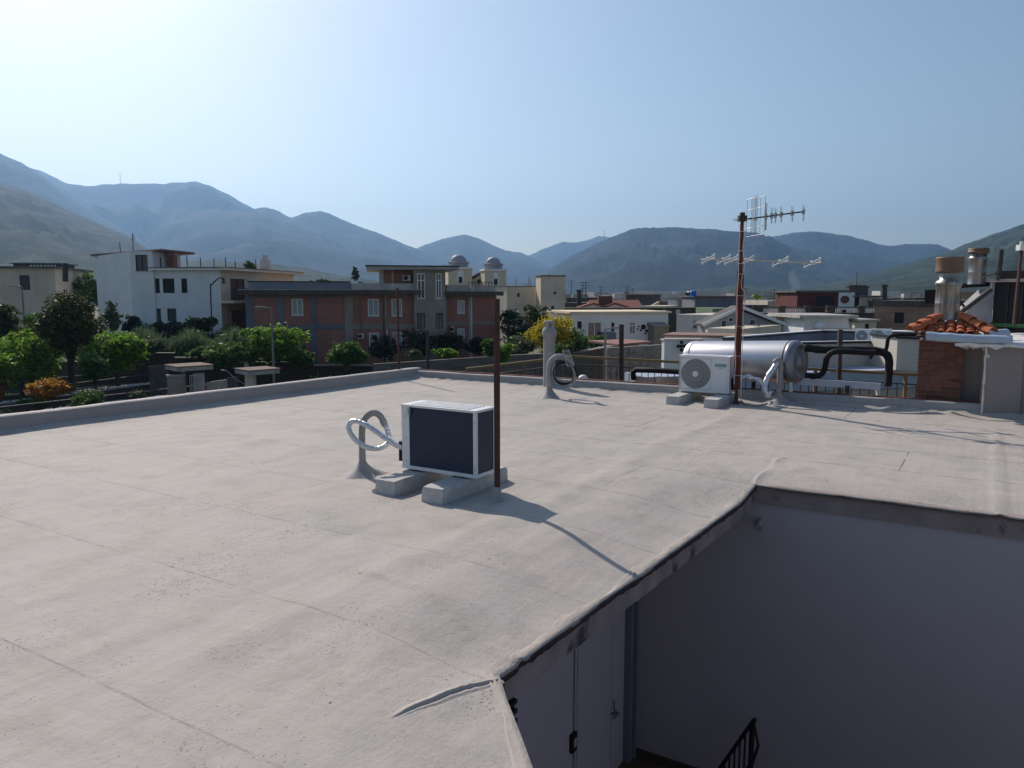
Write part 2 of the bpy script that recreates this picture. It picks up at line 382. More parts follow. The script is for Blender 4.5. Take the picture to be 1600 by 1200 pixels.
def Uedge(v):
    if v>=vE: return uE*(v/vE)
    return uE+(uF-uE)*(v-vE)/(vF-vE)
def sm(a,b,x): t=min(1,max(0,(x-a)/(b-a))); return t*t*(3-2*t)
def zroof(u,v):
    z=.014*mn.noise(Vector((u*.35,v*.45,3)))+.005*mn.noise(Vector((u*1.1,v*1.6,8)))
    z+=.004*mn.noise(Vector((u*5,v*4,2)))
    z+=.013*math.exp(-((u+1.22+.05*math.sin(v*1.3))/.13)**2)*sm(-5.5,-4.5,v)*(1-sm(3.2,4.2,v))      # beam hump
    if v<.4: z-=.10*sm(-.85,.03,u-Uedge(v))*sm(.4,-.5,v)*(1-.35*sm(vE+.05,vE-.3,v))
    if u>-.2: z-=.03*sm(.45,0,v)*sm(-.2,.3,u)*(1 if v>=0 else 0)
    # wrinkle patches
    z+=.022*max(0,1-math.hypot(u+1.05,(v+.55))/.33)*(.4+1.0*abs(mn.noise(Vector((u*9,v*9,1)))))
    z+=.028*max(0,1-math.hypot(u-.22,(v-.62))/.22)*(.3+1.2*abs(mn.noise(Vector((u*11,v*11,4)))))
    # seam laps running with the sheets
    f=v-math.floor(v)
    z+=.003*sm(.0,.03,f)*(1-sm(.03,.25,f))*(.6+.4*mn.noise(Vector((u*1.5,v,0))))
    # fold from the inner corner of the low edge
    cr=u+.03-.20*(v-vE); fd=sm(vE+.06,vE-.03,v)*sm(vE-.8,vE-.35,v)*(1 if v<0 else 0)
    z+=fd*(.010*math.exp(-((cr+.05)/.10)**2))
    z+=.016*math.exp(-((v+3.60+.22*(u+.7)-.05*math.sin(u*5))/.022)**2)*sm(-1.9,-1.2,u)*(1 if v<0 else 0)
    z+=.014*math.exp(-((u-1.80)/.03)**2)*(1 if v>-.01 else 0)*sm(4.5,3.5,v)
    z+=.010*math.exp(-((u+.02*math.sin(v*9))/.02)**2)*(1 if 0<v<1.02 else 0)
    # soft fillets against the kerbs
    dl=u-Umin(v); z+=.05*math.exp(-max(dl,0)/.07)
    db=Vmax(u)-v; z+=.05*math.exp(-max(db,0)/.08)*(1+.35*mn.noise(Vector((u*3.2,0,5)))+.35*mn.noise(Vector((u*8,db*4,6))))
    return z
def grid_roof():
    vs=[];qs=[];idx={}
    # rows: v values
    rows=[]
    v=-11.0
    while v<0:
        rows.append(v); step=.035 if v>-5.2 else .25
        v+=step
    rows=[r for r in rows if r<-.02]+[0.0]
    nb=int(7.0/.06); 
    ncol=230
    # left part
    def usL(v):
        a=Umin(v)-.35; b=Uedge(v)+.016*mn.noise(Vector((v*5,1,1)))+.010*mn.noise(Vector((v*17,2,1)))
        out=[]
        for i in range(ncol):
            t=i/(ncol-1); t=1-(1-t)**1.25
            out.append(a+(b-a)*t)
        return out
    last=None
    for ri,v in enumerate(rows):
        cur=[]
        for u in usL(v): cur.append(len(vs)); vs.append((u,v,zroof(u,v)))
        if last:
            for i in range(ncol-1): qs.append((last[i],last[i+1],cur[i+1],cur[i]))
        last=cur
    rowL=last
    # back part: rows t in (0..1) to Vmax+.05
    uL=usL(0); ur=[uL[-1]+.05*k for k in range(1,150)]
    cols=[(rowL[i],uL[i]) for i in range(ncol)]
    for u in ur:
        vj=.012*mn.noise(Vector((u*5,5,1)))+.006*mn.noise(Vector((u*19,5,1)))
        cols.append((len(vs),u)); vs.append((u,vj,zroof(u,0)))
    base=[c[0] for c in cols]; last=base; M=190
    for j in range(1,M+1):
        cur=[]
        for b,u in cols:
            v0=vs[b][1]; v1=Vmax(u)+.06; v=v0+(v1-v0)*j/M
            cur.append(len(vs)); vs.append((u,v,zroof(u,v)))
        for i in range(len(cols)-1): qs.append((last[i],last[i+1],cur[i+1],cur[i]))
        last=cur
    return vs,qs,rowL,base,rows
M_roof=NT('painted_membrane'); t=M_roof
c=t.co(); n1=t.noise(.55,5,.6); n2=t.noise(2.3,5,.65); n3=t.noise(9,5,.7); n4=t.noise(60,3,.6)
col=t.mix(t.ramp(n1,[(.35,0.),(.65,1.)]),(.435,.385,.352),(.405,.382,.345))
col=t.mix(t.ramp(n2,[(.46,0.),(.72,.75)]),col,(.305,.295,.255))
col=t.mix(t.ramp(t.noise(.9,6,.7),[(.52,0.),(.66,.5)]),col,(.465,.40,.36))
col=t.mix(t.ramp(n3,[(.55,0.),(.8,.35)]),col,(.25,.24,.22))
col=t.mix(t.ramp(t.noise(1.1,5,.6,t.co((.25,1.6,1))),[(.5,0.),(.72,.35)]),col,(.43,.395,.375))
sp=t.n('ShaderNodeSeparateXYZ'); t.l(c,sp.inputs[0])
stk=t.noise(1.0,6,.68,t.co((7,.55,1)))
col=t.mix(t.math('MULTIPLY',t.ramp(stk,[(.5,0.),(.68,1.)]),.30),col,(.29,.28,.24))
col=t.mix(t.math('MULTIPLY',t.ramp(t.noise(1.7,6,.7,t.co((5,.5,1))),[(.56,0.),(.7,1.)]),.25),col,(.50,.42,.36))
# sheet seams every metre in v and staggered end laps in u
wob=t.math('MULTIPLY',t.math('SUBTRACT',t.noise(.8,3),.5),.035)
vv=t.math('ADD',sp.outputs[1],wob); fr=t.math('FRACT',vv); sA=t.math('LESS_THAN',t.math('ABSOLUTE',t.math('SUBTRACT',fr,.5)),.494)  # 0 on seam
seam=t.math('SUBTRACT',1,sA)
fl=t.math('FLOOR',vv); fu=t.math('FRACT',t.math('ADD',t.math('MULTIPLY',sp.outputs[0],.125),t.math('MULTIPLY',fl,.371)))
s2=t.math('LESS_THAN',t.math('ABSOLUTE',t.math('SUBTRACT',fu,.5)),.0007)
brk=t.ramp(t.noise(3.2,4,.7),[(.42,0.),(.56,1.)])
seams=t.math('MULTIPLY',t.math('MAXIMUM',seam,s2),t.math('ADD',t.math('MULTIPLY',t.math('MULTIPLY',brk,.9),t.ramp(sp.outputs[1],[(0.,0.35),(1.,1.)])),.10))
col=t.mix(t.math('MULTIPLY',seams,.85),col,(.12,.11,.10))  # dark line colour stands for seam dirt and the lap's thin shadow
# pits and raised flakes, the flakes' shadow painted dark, denser in patches
pit=t.n('ShaderNodeTexVoronoi'); pit.inputs['Scale'].default_value=26; t.l(c,pit.inputs[0])
pitm=t.math('MULTIPLY',t.math('LESS_THAN',pit.outputs['Distance'],.085),t.math('GREATER_THAN',t.noise(1.7,3),.50))
pit2=t.n('ShaderNodeTexVoronoi'); pit2.inputs['Scale'].default_value=3.6; t.l(c,pit2.inputs[0])
fl2=t.n('ShaderNodeTexVoronoi'); fl2.inputs['Scale'].default_value=48; fl2.inputs['Randomness'].default_value=1.0; t.l(c,fl2.inputs[0])
flk2=t.math('MULTIPLY',t.math('LESS_THAN',fl2.outputs['Distance'],.27),t.math('MULTIPLY',t.ramp(t.noise(1.15,5,.65,t.co((1.0,.7,1))),[(.50,0.),(.62,1.)]),t.math('GREATER_THAN',t.noise(23,2),.50)))
pitm=t.math('MAXIMUM',pitm,t.math('MULTIPLY',flk2,.8))
pitm=t.math('MAXIMUM',pitm,t.math('LESS_THAN',pit2.outputs['Distance'],.030))
col=t.mix(t.math('MULTIPLY',pitm,.75),col,(.06,.05,.045))
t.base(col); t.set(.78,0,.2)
flk=t.n('ShaderNodeTexVoronoi'); flk.feature='DISTANCE_TO_EDGE'; flk.inputs['Scale'].default_value=42; t.l(t.mix(.1,c,t.noise(9,4)) ,flk.inputs[0])
flm=t.math('MULTIPLY',t.ramp(flk.outputs[0],[(0.,1.),(.09,0.)]),t.ramp(t.noise(1.3,4,.6,t.co((.5,1.3,1))),[(.53,0.),(.66,1.)]))
b1=t.bump(n3,.45,.014)
b2=t.bump(t.noise(3.4,4,.6,t.co((.35,1.6,1))),.35,.03,b1)
b3=t.bump(t.math('ADD',t.math('MULTIPLY',n4,.5),t.math('ADD',t.math('MULTIPLY',stk,1.2),t.math('MULTIPLY',flm,.15))),.6,.006,b2)
b4=t.bump(t.math('MULTIPLY',t.math('ADD',seams,pitm),-1),.7,.006,b3)
M_roof=t.m
M_kerb=pm('kerb_membrane',(.36,.33,.32),.7,.12,4,.5,22,.01)
vs,qs,rowL,base,rows=grid_roof()
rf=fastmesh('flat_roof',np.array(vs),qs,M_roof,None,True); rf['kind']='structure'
rf.matrix_world=Matrix(((EX.x,EY.x,0,C0.x),(EX.y,EY.y,0,C0.y),(0,0,1,0),(0,0,0,1)))
def WZ(u,v,dz=0): return W(u,v,zroof(u,v)+dz)
def onroof(p):
    u,v=UV(p); return Vector((p.x,p.y,zroof(u,v)))
def gr(x,y):     # pixel on the real roof surface
    p=gp(x,y,0)
    for _ in range(4):
        u,v=UV(p); p=gp(x,y,zroof(u,v))
    return p
# torn membrane rim: thick ragged lip along the low edge and the courtyard edge
M_rim=pm('torn_membrane',(.43,.385,.345),.8,.2,5,.5,30,.01,c2=(.36,.33,.30))
M_under=pm('bitumen',(.03,.027,.026),.8,.4,14,.7,40,.01,c2=(.07,.04,.035))
edge=[]
v=vE-1.3
while v<-.02:
    edge.append((Uedge(v),v)); v+=.022
edge.append((0,0)); 
eR=[(0.02*k,0) for k in range(0,340)]
def lip(path,out,name,mat,wid,drop,seed,amp,lab):
    V=[];Q=[]
    for i,(u,v) in enumerate(path):
        N=lambda f,k: mn.noise(Vector((i*f,seed+k*3.7,k)))
        n1,n2,n3=N(.05,1),N(.13,2),N(.45,3); o_=Vector(out(u,v)); w_=wid*(1+.8*n1+.3*n2); k=amp*(.9*n1+.4*n2+.12*n3)
        offs=[(-4.4*w_-.3*wid*n2,-.004),(-3.5*w_+wid*.5*N(.11,4),.007+k*.5),(-2.5*w_+wid*.5*N(.16,5),-.002+.006*N(.2,6)),(-1.5*w_+wid*.4*N(.14,7),.012+k*.7),(-.6*w_,.001+.008*N(.3,8)),(.010+.5*k,.007+k*.4)]
        for d_,zz_ in offs:
            q=W(u,v)+o_*d_; uu,vv_=UV(q); q.z=zroof(min(uu,Uedge(v)) if o_.dot(EX)>.5 else uu,vv_)+zz_; V.append(q)
        e=V[-1]; V+= [Vector((e.x,e.y,e.z-.007-drop*(1+.6*n2+.5*n3)))+o_*.002, Vector((e.x,e.y,e.z-drop*1.1))-o_*.04]
    m=8
    for i in range(len(path)-1):
        for k in range(m-1): Q.append((i*m+k,i*m+k+1,(i+1)*m+k+1,(i+1)*m+k))
    o=fastmesh(name,np.array([tuple(x) for x in V]),Q,mat,None,True); return o
dirA=(W(1,0)-W(0,0))
o1=lip(edge,lambda u,v:dirA,'membrane_lip',M_rim,.013,.012,1,.013,'')
ou=lip([(a_+.004,b_) for a_,b_ in edge],lambda u,v:dirA,'bitumen_layer',M_under,.004,.022,2,.008,''); ou.location.z-=.012; ou.parent=o1
props(o1,'ragged torn lip of grey membrane along the diagonal roof edge','roof edge')
FV=[];FQ=[];fn_=70
for i in range(fn_+1):
    s_=i/fn_; v_=vE-.03-.60*s_; u_=-.095+.20*(v_-vE)+.012*mn.noise(Vector((s_*7,2,2))); am=math.sin(math.pi*min(1,s_*1.02+.02)**.8)**.6; n1=mn.noise(Vector((s_*9,4,4))); n2=mn.noise(Vector((s_*23,5,4)))
    for du,dz in ((-.085,-.004),(-.05-.01*n1,.006),(-.02,.018+.006*n1),(-.004,.024+.005*n2),(.006,.018),(.010,-.001),(.024+.006*n1,-.003),(.036+.01*n1,.009+.004*n2),(.050,.006),(.075,-.004)):
        q=W(u_+du*(.3+.3*am),v_); q.z=zroof(u_+du*.5,v_)+(dz*.75*am if dz>0 else dz); FV.append(q)
for i in range(fn_):
    for k in range(9): FQ.append((i*10+k,i*10+k+1,(i+1)*10+k+1,(i+1)*10+k))
o3=fastmesh('membrane_fold',np.array([tuple(x) for x in FV]),FQ,M_rim,None,True); props(o3,'raised fold of membrane running from the sharp roof corner toward the camera','membrane fold')
o2=lip([(0.03*k,0) for k in range(0,230)],lambda u,v:-EY,'membrane_lip',M_rim,.03,.012,5,.005,'')
props(o2,'straight membrane lip above the big courtyard wall','roof edge')
# bitumen underlayer + concrete fascia beams
def fbox(mb,pa,pb,z0,z1,t_,side):
    pa=Vector(pa);pb=Vector(pb);d=side.normalized()*t_
    mb.hexa([(pa.x,pa.y,z0),(pb.x,pb.y,z0),(pb.x+d.x,pb.y+d.y,z0),(pa.x+d.x,pa.y+d.y,z0),(pa.x,pa.y,z1),(pb.x,pb.y,z1),(pb.x+d.x,pb.y+d.y,z1),(pa.x+d.x,pa.y+d.y,z1)])
t=NT('fascia_concrete'); n=t.noise(2.3,4,.6,t.co((1,1,.8)))
cc=t.mix(t.ramp(t.noise(5,5),[(.35,0.),(.65,1.)]),(.33,.26,.245),(.25,.195,.185))
cc=t.mix(t.ramp(n,[(.56,0.),(.63,.9)]),cc,(.03,.028,.028))
t.base(cc); t.set(.85); t.bump(t.noise(30,5,.65),.5,.01); M_fascia=t.m
cW=W(0,0); 
fa=MB()
pC=W(-.02,0); pE=W(uE-.03,vE)
segs=14; pts=[]
zt=lambda v: -.028+ (-.11)*1.0*min(1,abs(v)/.5)
for i in range(segs+1):
    v=vE*i/segs; pts.append((uE*v/vE-.02,v))
for i in range(segs):
    (ua,va),(ub,vb)=pts[i],pts[i+1]
    a,b=W(ua,va),W(ub,vb); za=zroof(ua,va)-.028; zb=zroof(ub,vb)-.028; d=-dirA*.16
    h=.15
    jit=.012*mn.noise(Vector((i*.9,3,3)))
    fa.hexa([(b.x,b.y,zb-h+jit),(a.x,a.y,za-h-jit),(a.x+d.x,a.y+d.y,za-h),(b.x+d.x,b.y+d.y,zb-h),(b.x,b.y,zb),(a.x,a.y,za),(a.x+d.x,a.y+d.y,za),(b.x+d.x,b.y+d.y,zb)])
o=fa.build('edge_beam',M_fascia); props(o,'stained concrete edge beam under the diagonal torn roof edge','beam')
fa=MB(); a=W(-.14,.035); b=W(7,.035)
fbox(fa,a,b,-.21,-.045,.2,EY)
o=fa.build('edge_beam',M_fascia); props(o,'dark stained concrete beam along the top of the big courtyard wall','beam')
# third edge after the inner corner
fa=MB(); a=W(uE-.05,vE-.02); b=W(Uedge(vE-1.5)-.06,vE-1.5); fbox(fa,b,a,-.24,-.13,.15,-dirA)
o=fa.build('edge_beam',M_fascia); props(o,'short concrete beam below the roof corner nearest the camera','beam')
# slab body below roof (keeps light out of the rooms)
ul=Umin(vE); 
sb=MB()
sb.hexa([W(Umin(0)-.3,-.02,-.36),W(-1.08,-.02,-.36),W(-1.08,Vmax(-1)-.1,-.36),W(Umin(Vmax(-6))-.3,Vmax(-6)-.1,-.36)]+[W(Umin(0)-.3,-.02,-.10),W(-1.08,-.02,-.10),W(-1.08,Vmax(-1)-.1,-.10),W(Umin(Vmax(-6))-.3,Vmax(-6)-.1,-.10)])
# ---- kerb parapets ----
Lc=(A0-A1).normalized(); Lout=Vector((Lc.y,-Lc.x,0));
if Lout.x>0: Lout=-Lout
def kerb(pa,pb,out,h,wd,name,label,mat,seed,cap=None):
    L=(pb-pa).length; n=int(L/.09); V=[];Q=[]
    d=(pb-pa)/n
    for i in range(n+1):
        p=pa+d*i; q=lambda k,s=1: mn.noise(Vector((i*.045*s,seed,k)))
        lean=.02*q(1,2)+.012*q(2,7); hh=h+.008*q(3,2)
        V+= [p+Vector((0,0,-.05)),p+out*(.02+lean*.3)+Vector((0,0,hh*.55)),p+out*(.035+lean)+Vector((0,0,hh-.012)),p+out*(.06+lean)+Vector((0,0,hh)),p+out*(wd-.02)+Vector((0,0,hh-.004+.006*q(4,4))),p+out*wd+Vector((0,0,hh-.03)),p+out*wd+Vector((0,0,-.5))]
    m=7
    for i in range(n):
        for k in range(m-1): Q.append((i*m+k,(i+1)*m+k,(i+1)*m+k+1,i*m+k+1))
    o=fastmesh(name,np.array([tuple(x) for x in V]),Q,mat,None,False)
    return props(o,label,'wall')
pA=A1+(A0-A1)*2.2; pT=A1
kerb(pT-(A0-A1).normalized()*.2,pA,Lout,.20,.22,'parapet_wall','low membrane covered parapet along the left edge of the roof',M_kerb,1)
Bc=(B1-A1).normalized(); Bout=Vector((-Bc.y,Bc.x,0))
kerb(A1-Bc*.2,B1+Bc*.02,Bout,.155,.16,'parapet_wall','low membrane covered parapet along the back edge of the roof',M_graypipe,2)
rc=MB(); a=A1-Bc*.15+Bout*.162; b=B1+Bout*.162
nn=40
for i in range(nn):
    p=a+(b-a)*(i/nn); q=a+(b-a)*((i+.98)/nn); fbox(rc,p,q,-.9,.165+.004*rnd.random(),.05,Bout)
o=rc.build('coping_strip',pm('red_coping',(.27,.10,.075),.8,.5,8,.3)); props(o,'thin red painted coping strip behind the back parapet','coping')
# ---------------- vertical facade frames ----------------
class Fac:
    def __init__(s,p0,p1):
        s.p0=Vector((p0[0],p0[1],0)); s.p1=Vector((p1[0],p1[1],0)); s.u=(s.p1-s.p0).normalized(); s.L=(s.p1-s.p0).length
        s.n=Vector((-s.u.y,s.u.x,0))            # points away from the viewer when p0 is the left end
    def P(s,u,d,z): q=s.p0+s.u*u+s.n*d; return Vector((q.x,q.y,z))
    def hit(s,px,py,d=0):
        r=ray(px,py); o=Vector((0,0,CAMH)); q=s.p0+s.n*d
        t=(q-o).dot(s.n)/r.dot(s.n); h=o+r*t; return (h-s.p0).dot(s.u),h.z
    def box(s,mb,u0,u1,d0,d1,z0,z1): 
        return mb.hexa([s.P(u0,d0,z0),s.P(u1,d0,z0),s.P(u1,d1,z0),s.P(u0,d1,z0),s.P(u0,d0,z1),s.P(u1,d0,z1),s.P(u1,d1,z1),s.P(u0,d1,z1)])
def facp(x0,Y0,x1,Y1): return Fac(at(x0,460,Y0),at(x1,460,Y1))
AEX=math.atan2(EX.y,EX.x)
# ---------------- outdoor air conditioner ----------------
def label_text(txt,size,name,mat,parent,loc,rot,ext=.0006):
    cu=bpy.data.curves.new('t','FONT'); cu.body=txt; cu.size=size; cu.align_x='CENTER'; cu.align_y='CENTER'; cu.extrude=ext; cu.resolution_u=2
    to=bpy.data.objects.new('t',cu); COL.objects.link(to); dg=bpy.context.evaluated_depsgraph_get()
    me=bpy.data.meshes.new_from_object(to.evaluated_get(dg)); bpy.data.objects.remove(to); me.materials.clear(); me.materials.append(mat)
    o=lnk(bpy.data.objects.new(name,me)); o.parent=parent; o.location=loc; o.rotation_euler=rot; OFF[o.name]=Vector((0,0,0)); return o
M_teal=pm('teal',(.02,.23,.22),.4,.05,3,0)
M_grille=pm('grille_grey',(.47,.48,.48),.45,.05,4,0)
M_rub=pm('rubber',(.02,.02,.02),.7,.1,4,0)
def make_ac(label):
    t=thing('air_conditioner',label,'air conditioner',(0,0,0),'outdoor air conditioner units on the roof')
    hx,hy,H=.38,.14,.55
    # casing: front panel with fan opening, service side, base, corner post
    mb=MB(); fx,fz,fr=-.125,.275,.222
    # front panel with round hole
    n=48; ring=[(fx+fr*math.cos(2*math.pi*k/n),fz+fr*math.sin(2*math.pi*k/n)) for k in range(n)]
    def outer(k):
        a=2*math.pi*k/n; c,s_=math.cos(a),math.sin(a); xl,xr,zb,zt=-hx,.13,.03,H-.02
        ts=[]
        if c>1e-6: ts.append((xr-fx)/c)
        if c<-1e-6: ts.append((xl-fx)/c)
        if s_>1e-6: ts.append((zt-fz)/s_)
        if s_<-1e-6: ts.append((zb-fz)/s_)
        q=min(ts); return fx+c*q,fz+s_*q
    vs=[];fs=[]
    for k in range(n):
        o_=outer(k); vs+=[(ring[k][0],-hy,ring[k][1]),(o_[0],-hy,o_[1]),(ring[k][0],-hy+.05,ring[k][1])]
    for k in range(n):
        a=3*k;b=3*((k+1)%n); fs+=[(a,a+1,b+1,b),(a,b,b+2,a+2)]
    mb.add(vs,fs)
    for (x,z) in ((-hx,.03),(.13,.03),(.13,H-.02),(-hx,H-.02)):
        mb.box(x-.004 if x>0 else x,x if x>0 else x+.004,-hy,-hy+.003,z-.002 if z>.3 else z,z if z>.3 else z+.002)
    fill=[(-hx,.03),(.13,.03),(.13,H-.02),(-hx,H-.02)]
    # corner fill triangles
    for (cx_,cz_) in fill:
        ks=sorted(range(n),key=lambda k:(outer(k)[0]-cx_)**2+(outer(k)[1]-cz_)**2)[:2]
        a,b=outer(ks[0]),outer(ks[1]); mb.add([(cx_,-hy,cz_),(a[0],-hy,a[1]),(b[0],-hy,b[1])],[(0,1,2)])
    mb.box(.13,hx,-hy,-hy+.02,.03,H-.02)
    mb.box(hx-.02,hx,-hy+.02,hy,.03,H-.02)            # service side
    mb.box(.30,hx-.02,hy-.015,hy,.03,H-.02)           # back strip
    mb.box(-hx,-hx+.028,hy-.028,hy,.03,H-.02)         # corner post
    mb.box(-hx,-hx+.02,-hy,-hy+.02,.03,H-.02)
    mb.build('casing',M_casing,t,.004)
    b=MB(); b.box(-hx-.003,hx+.003,-hy-.003,hy+.003,0.0,.03); b.build('base_pan',M_casing,t,.004)
    b=MB(); b.box(-hx-.004,hx+.004,-hy-.004,hy+.004,H-.02,H)
    for k in range(5):
        y=-.10+.05*k; b.box(-.30,.30,y-.012,y+.012,H,H+.006)
    b.build('top_cover',M_white,t,.005)
    c=MB(); c.box(-hx+.028,.30,hy-.022,hy-.006,.035,H-.022); c.build('coil',M_coil,t)
    c=MB(); c.box(-hx+.006,-hx+.02,-hy+.02,hy-.028,.035,H-.022); c.build('coil',M_coil,t)
    # fine guard over the coil
    g=MB()
    g.box(-hx+.028,.30,hy-.0045,hy-.0035,H-.032,H-.024)
    g.build('coil_guard',pm('guard_dark',(.02,.03,.058),.5,.1,4,0),t)
    d=MB(); d.cyl((fx,-hy+.048,fz),(fx,-hy+.10,fz),fr-.003,32)
    d.build('fan_shroud',M_dark,t)
    f=MB()
    for k in range(3):
        a0=2*math.pi*k/3; vs=[];m=9
        for i in range(m):
            a=a0+1.6*i/(m-1)
            vs+=[(fx+.04*math.cos(a),-hy+.020+.022*i/(m-1),fz+.04*math.sin(a)),(fx+.19*math.cos(a),-hy+.012+.034*i/(m-1),fz+.19*math.sin(a))]
        f.add(vs,[(2*i,2*i+1,2*i+3,2*i+2) for i in range(m-1)])
    f.build('fan_blades',pm('fan_grey',(.015,.015,.016),.5,.1,3,0),t)
    g=MB()
    for k in range(44):
        a=2*math.pi*k/44; pts=[]
        for i in range(7):
            r_=.038+(.212-.038)*i/6; aa=a+.55*(i/6)**1.3
            pts.append((fx+r_*math.cos(aa),-hy-.012*(1-(i/6)**3)-.002,fz+r_*math.sin(aa)))
        g.tube(pts,[.0016+.0038*i/6 for i in range(7)],4,False,False)
    for r_ in (.10,.16,.212):
        g.tube([(fx+r_*math.cos(2*math.pi*k/36),-hy-.012*(1-((r_-.038)/.174)**3)-.002,fz+r_*math.sin(2*math.pi*k/36)) for k in range(37)],.0022,4,False,False)
    g.build('fan_grille',pm('grille_light',(.62,.63,.63),.4,.05,4,0),t)
    h=MB(); h.cyl((fx,-hy-.018,fz),(fx,-hy-.010,fz),.042,24); h.build('grille_hub',M_casing,t)
    # square rim round the fan
    r_=MB()
    for (x0,x1,z0,z1) in ((-.352,-.346,.05,.505),(.098,.104,.05,.505),(-.352,.104,.044,.05),(-.352,.104,.505,.511)): r_.box(x0,x1,-hy-.004,-hy,z0,z1)
    r_.box(.15,.352,-hy-.002,-hy,.05,.0525); r_.box(.352,.3545,-hy-.002,-hy,.05,.50)
    r_.build('panel_rim',M_grille,t)
    l=MB(); l.box(.165,.325,-hy-.003,-hy,.395,.437); lb=l.build('badge',M_teal,t)
    label_text('Hisense',.042,'lettering',M_white,lb,(.245,-hy-.0032,.414),(math.pi/2,0,0))
    label_text('DC INVERTER',.016,'lettering',M_darksteel,t,(.245,-hy-.001,.375),(math.pi/2,0,0))
    for sx in (-.24,.24):
        for sy in (-.10,.10):
            q=MB(); q.box(sx-.035,sx+.035,sy-.02,sy+.02,-.018,0); q.build('foot',M_rub,t,.004)
    q=MB(); q.box(.285,.312,hy,hy+.008,H-.085,H-.03); q.box(.287,.295,hy+.008,hy+.022,H-.08,H-.035); q.build('clip',M_grille,t)
    q=MB()
    for (sx,sz) in ((.335,.07),(.335,.45),(.335,.26),(-.368,.07),(-.368,.45)): q.cyl((sx,hy-.001,sz),(sx,hy+.003,sz),.006,8)
    q.build('screw',M_steel,t,kind='stuff')
    v=MB(); v.box(hx,hx+.06,-.02,.115,.05,.22); v.cyl((hx+.03,.03,.17),(hx+.075,.03,.17),.018,8); v.cyl((hx+.03,.03,.10),(hx+.075,.03,.10),.018,8)
    v.build('valve_cover',M_blk,t,.004)
    return t
BH=.125
def block(uv,label,L=.95,tilt=0):
    t=thing('concrete_block',label,'concrete block',(0,0,0),'concrete blocks carrying the air conditioners')
    OFF[t.name]=Vector((0,0,0))
    mb=MB(); n=12
    prof=[(-.105,0),(.105,0),(.108,.10),(.094,BH),(-.094,BH),(-.108,.10)]
    vs=[]
    for i in range(n+1):
        y=L*i/n; e=.012 if i in(0,n) else 0
        for k,(x,z) in enumerate(prof):
            j=mn.noise(Vector((i*.7,k*1.3,uv[0]*5)))*.004
            vs.append((x*(1-e*4)+j,y+(e if i==0 else -e if i==n else 0)*(1 if k in(2,5,3,4) else 0),z+j-(.004 if e and z>.05 else 0)))
    m=6; fs=[(i*m+k,i*m+(k+1)%m,(i+1)*m+(k+1)%m,(i+1)*m+k) for i in range(n) for k in range(m)]
    mb.add(vs,fs); mb.add(vs[:m],[tuple(range(m))[::-1]]); mb.add(vs[-m:],[tuple(range(m))])
    o=mb.build('concrete_block',M_conc,None); bpy.data.objects.remove(t)
    props(o,label,'concrete block','concrete blocks carrying the air conditioners')
    u,v=uv; z=zroof(u,v+.4); p=W(u,v,z-.004); o.location=p; o.rotation_euler=(0,0,AEX+tilt); return z
# near unit
c=gr(744,748); u,v=UV(gp(744,745,zroof(*UV(c))+BH+.03)); 
uAC,vAC=u-.38,v+.14
zb=block((u-.165,v-.37),'long concrete block under the dark coil unit, right one beside the rusty pole')
block((u-.165-.475,v-.37),'concrete block under the dark coil unit on the side of the foil pipe')
ac=make_ac('white air conditioner showing its dark blue coil back, close behind the rusty pole')
ac.location=W(uAC,vAC,zb+BH+.012); ac.rotation_euler=(0,0,AEX+math.pi)
# far unit
q=gp(1060,610,BH+.02); uf,vf=UV(q); uq,vq=UV(gp(1141,616,BH+.02))
ub1,vb1=UV(gr(1040,631)); ub2,vb2=UV(gr(1099,637))
zb2=block((ub1+.105,vb1),'concrete block under the fan end of the far air conditioner',.95)
block((ub2+.105,vb2),'concrete block under the badge end of the far air conditioner, next to the red mast',.95)
ac2=copytree(ac); ac2['label']='white air conditioner with fan grille and teal badge, left of the red mast'
ac2.location=W(uf+.38,vf+.14,zb2+BH+.012); ac2.rotation_euler=(0,0,AEX+R(3))
# ---------------- pipe risers ----------------
def smooth_path(pts,n=6):
    pts=[Vector(p) for p in pts]; out=[]
    P=[pts[0]*2-pts[1]]+pts+[pts[-1]*2-pts[-2]]
    for i in range(1,len(P)-2):
        for k in range(n):
            t=k/n; a,b,c_,d=P[i-1],P[i],P[i+1],P[i+2]
            out.append(.5*((2*b)+(c_-a)*t+(2*a-5*b+4*c_-d)*t*t+(3*b-a-3*c_+d)*t**3))
    out.append(pts[-1]); return out
def rad(n,r,j,seed): return [r*(1+j*mn.noise(Vector((i*.55,seed,0)))) for i in range(n)]
def cone(mb,p,r,h,seed,r0=.04):
    vs=[];n=20;m=6
    for i in range(m):
        t=i/(m-1)
        for k in range(n):
            a=2*math.pi*k/n; rr=(r0+(r-r0)*(1-t)**1.8)*(1+.45*(1-t)*mn.noise(Vector((math.cos(a)*1.4,math.sin(a)*1.4,seed)))+.1*math.sin(a*5)*(1-t))
            x,y=p.x+rr*math.cos(a),p.y+rr*math.sin(a); uu,vv_=UV(Vector((x,y,0)))
            vs.append((x,y,zroof(uu,vv_)-.004+h*t**1.0*(1+.1*mn.noise(Vector((a,t*3,seed))))))
    fs=[(i*n+k,i*n+(k+1)%n,(i+1)*n+(k+1)%n,(i+1)*n+k) for i in range(m-1) for k in range(n)]
    mb.add(vs,fs,True)
b0=gr(567,742); Y=b0.y
t=thing('insulated_pipe','grey riser arching into a loop of silver foil pipe at the near air conditioner','pipe',b0)
pth=smooth_path([b0+Vector((0,0,-.02)),at(566,705,Y),at(566,668,Y),at(572,652,Y),at(583,645,Y),at(594,650,Y),at(602,665,Y-.02)])
m=MB(); m.tube(pth,rad(len(pth),.030,.22,1),10); m.build('riser',M_graypipe,t)
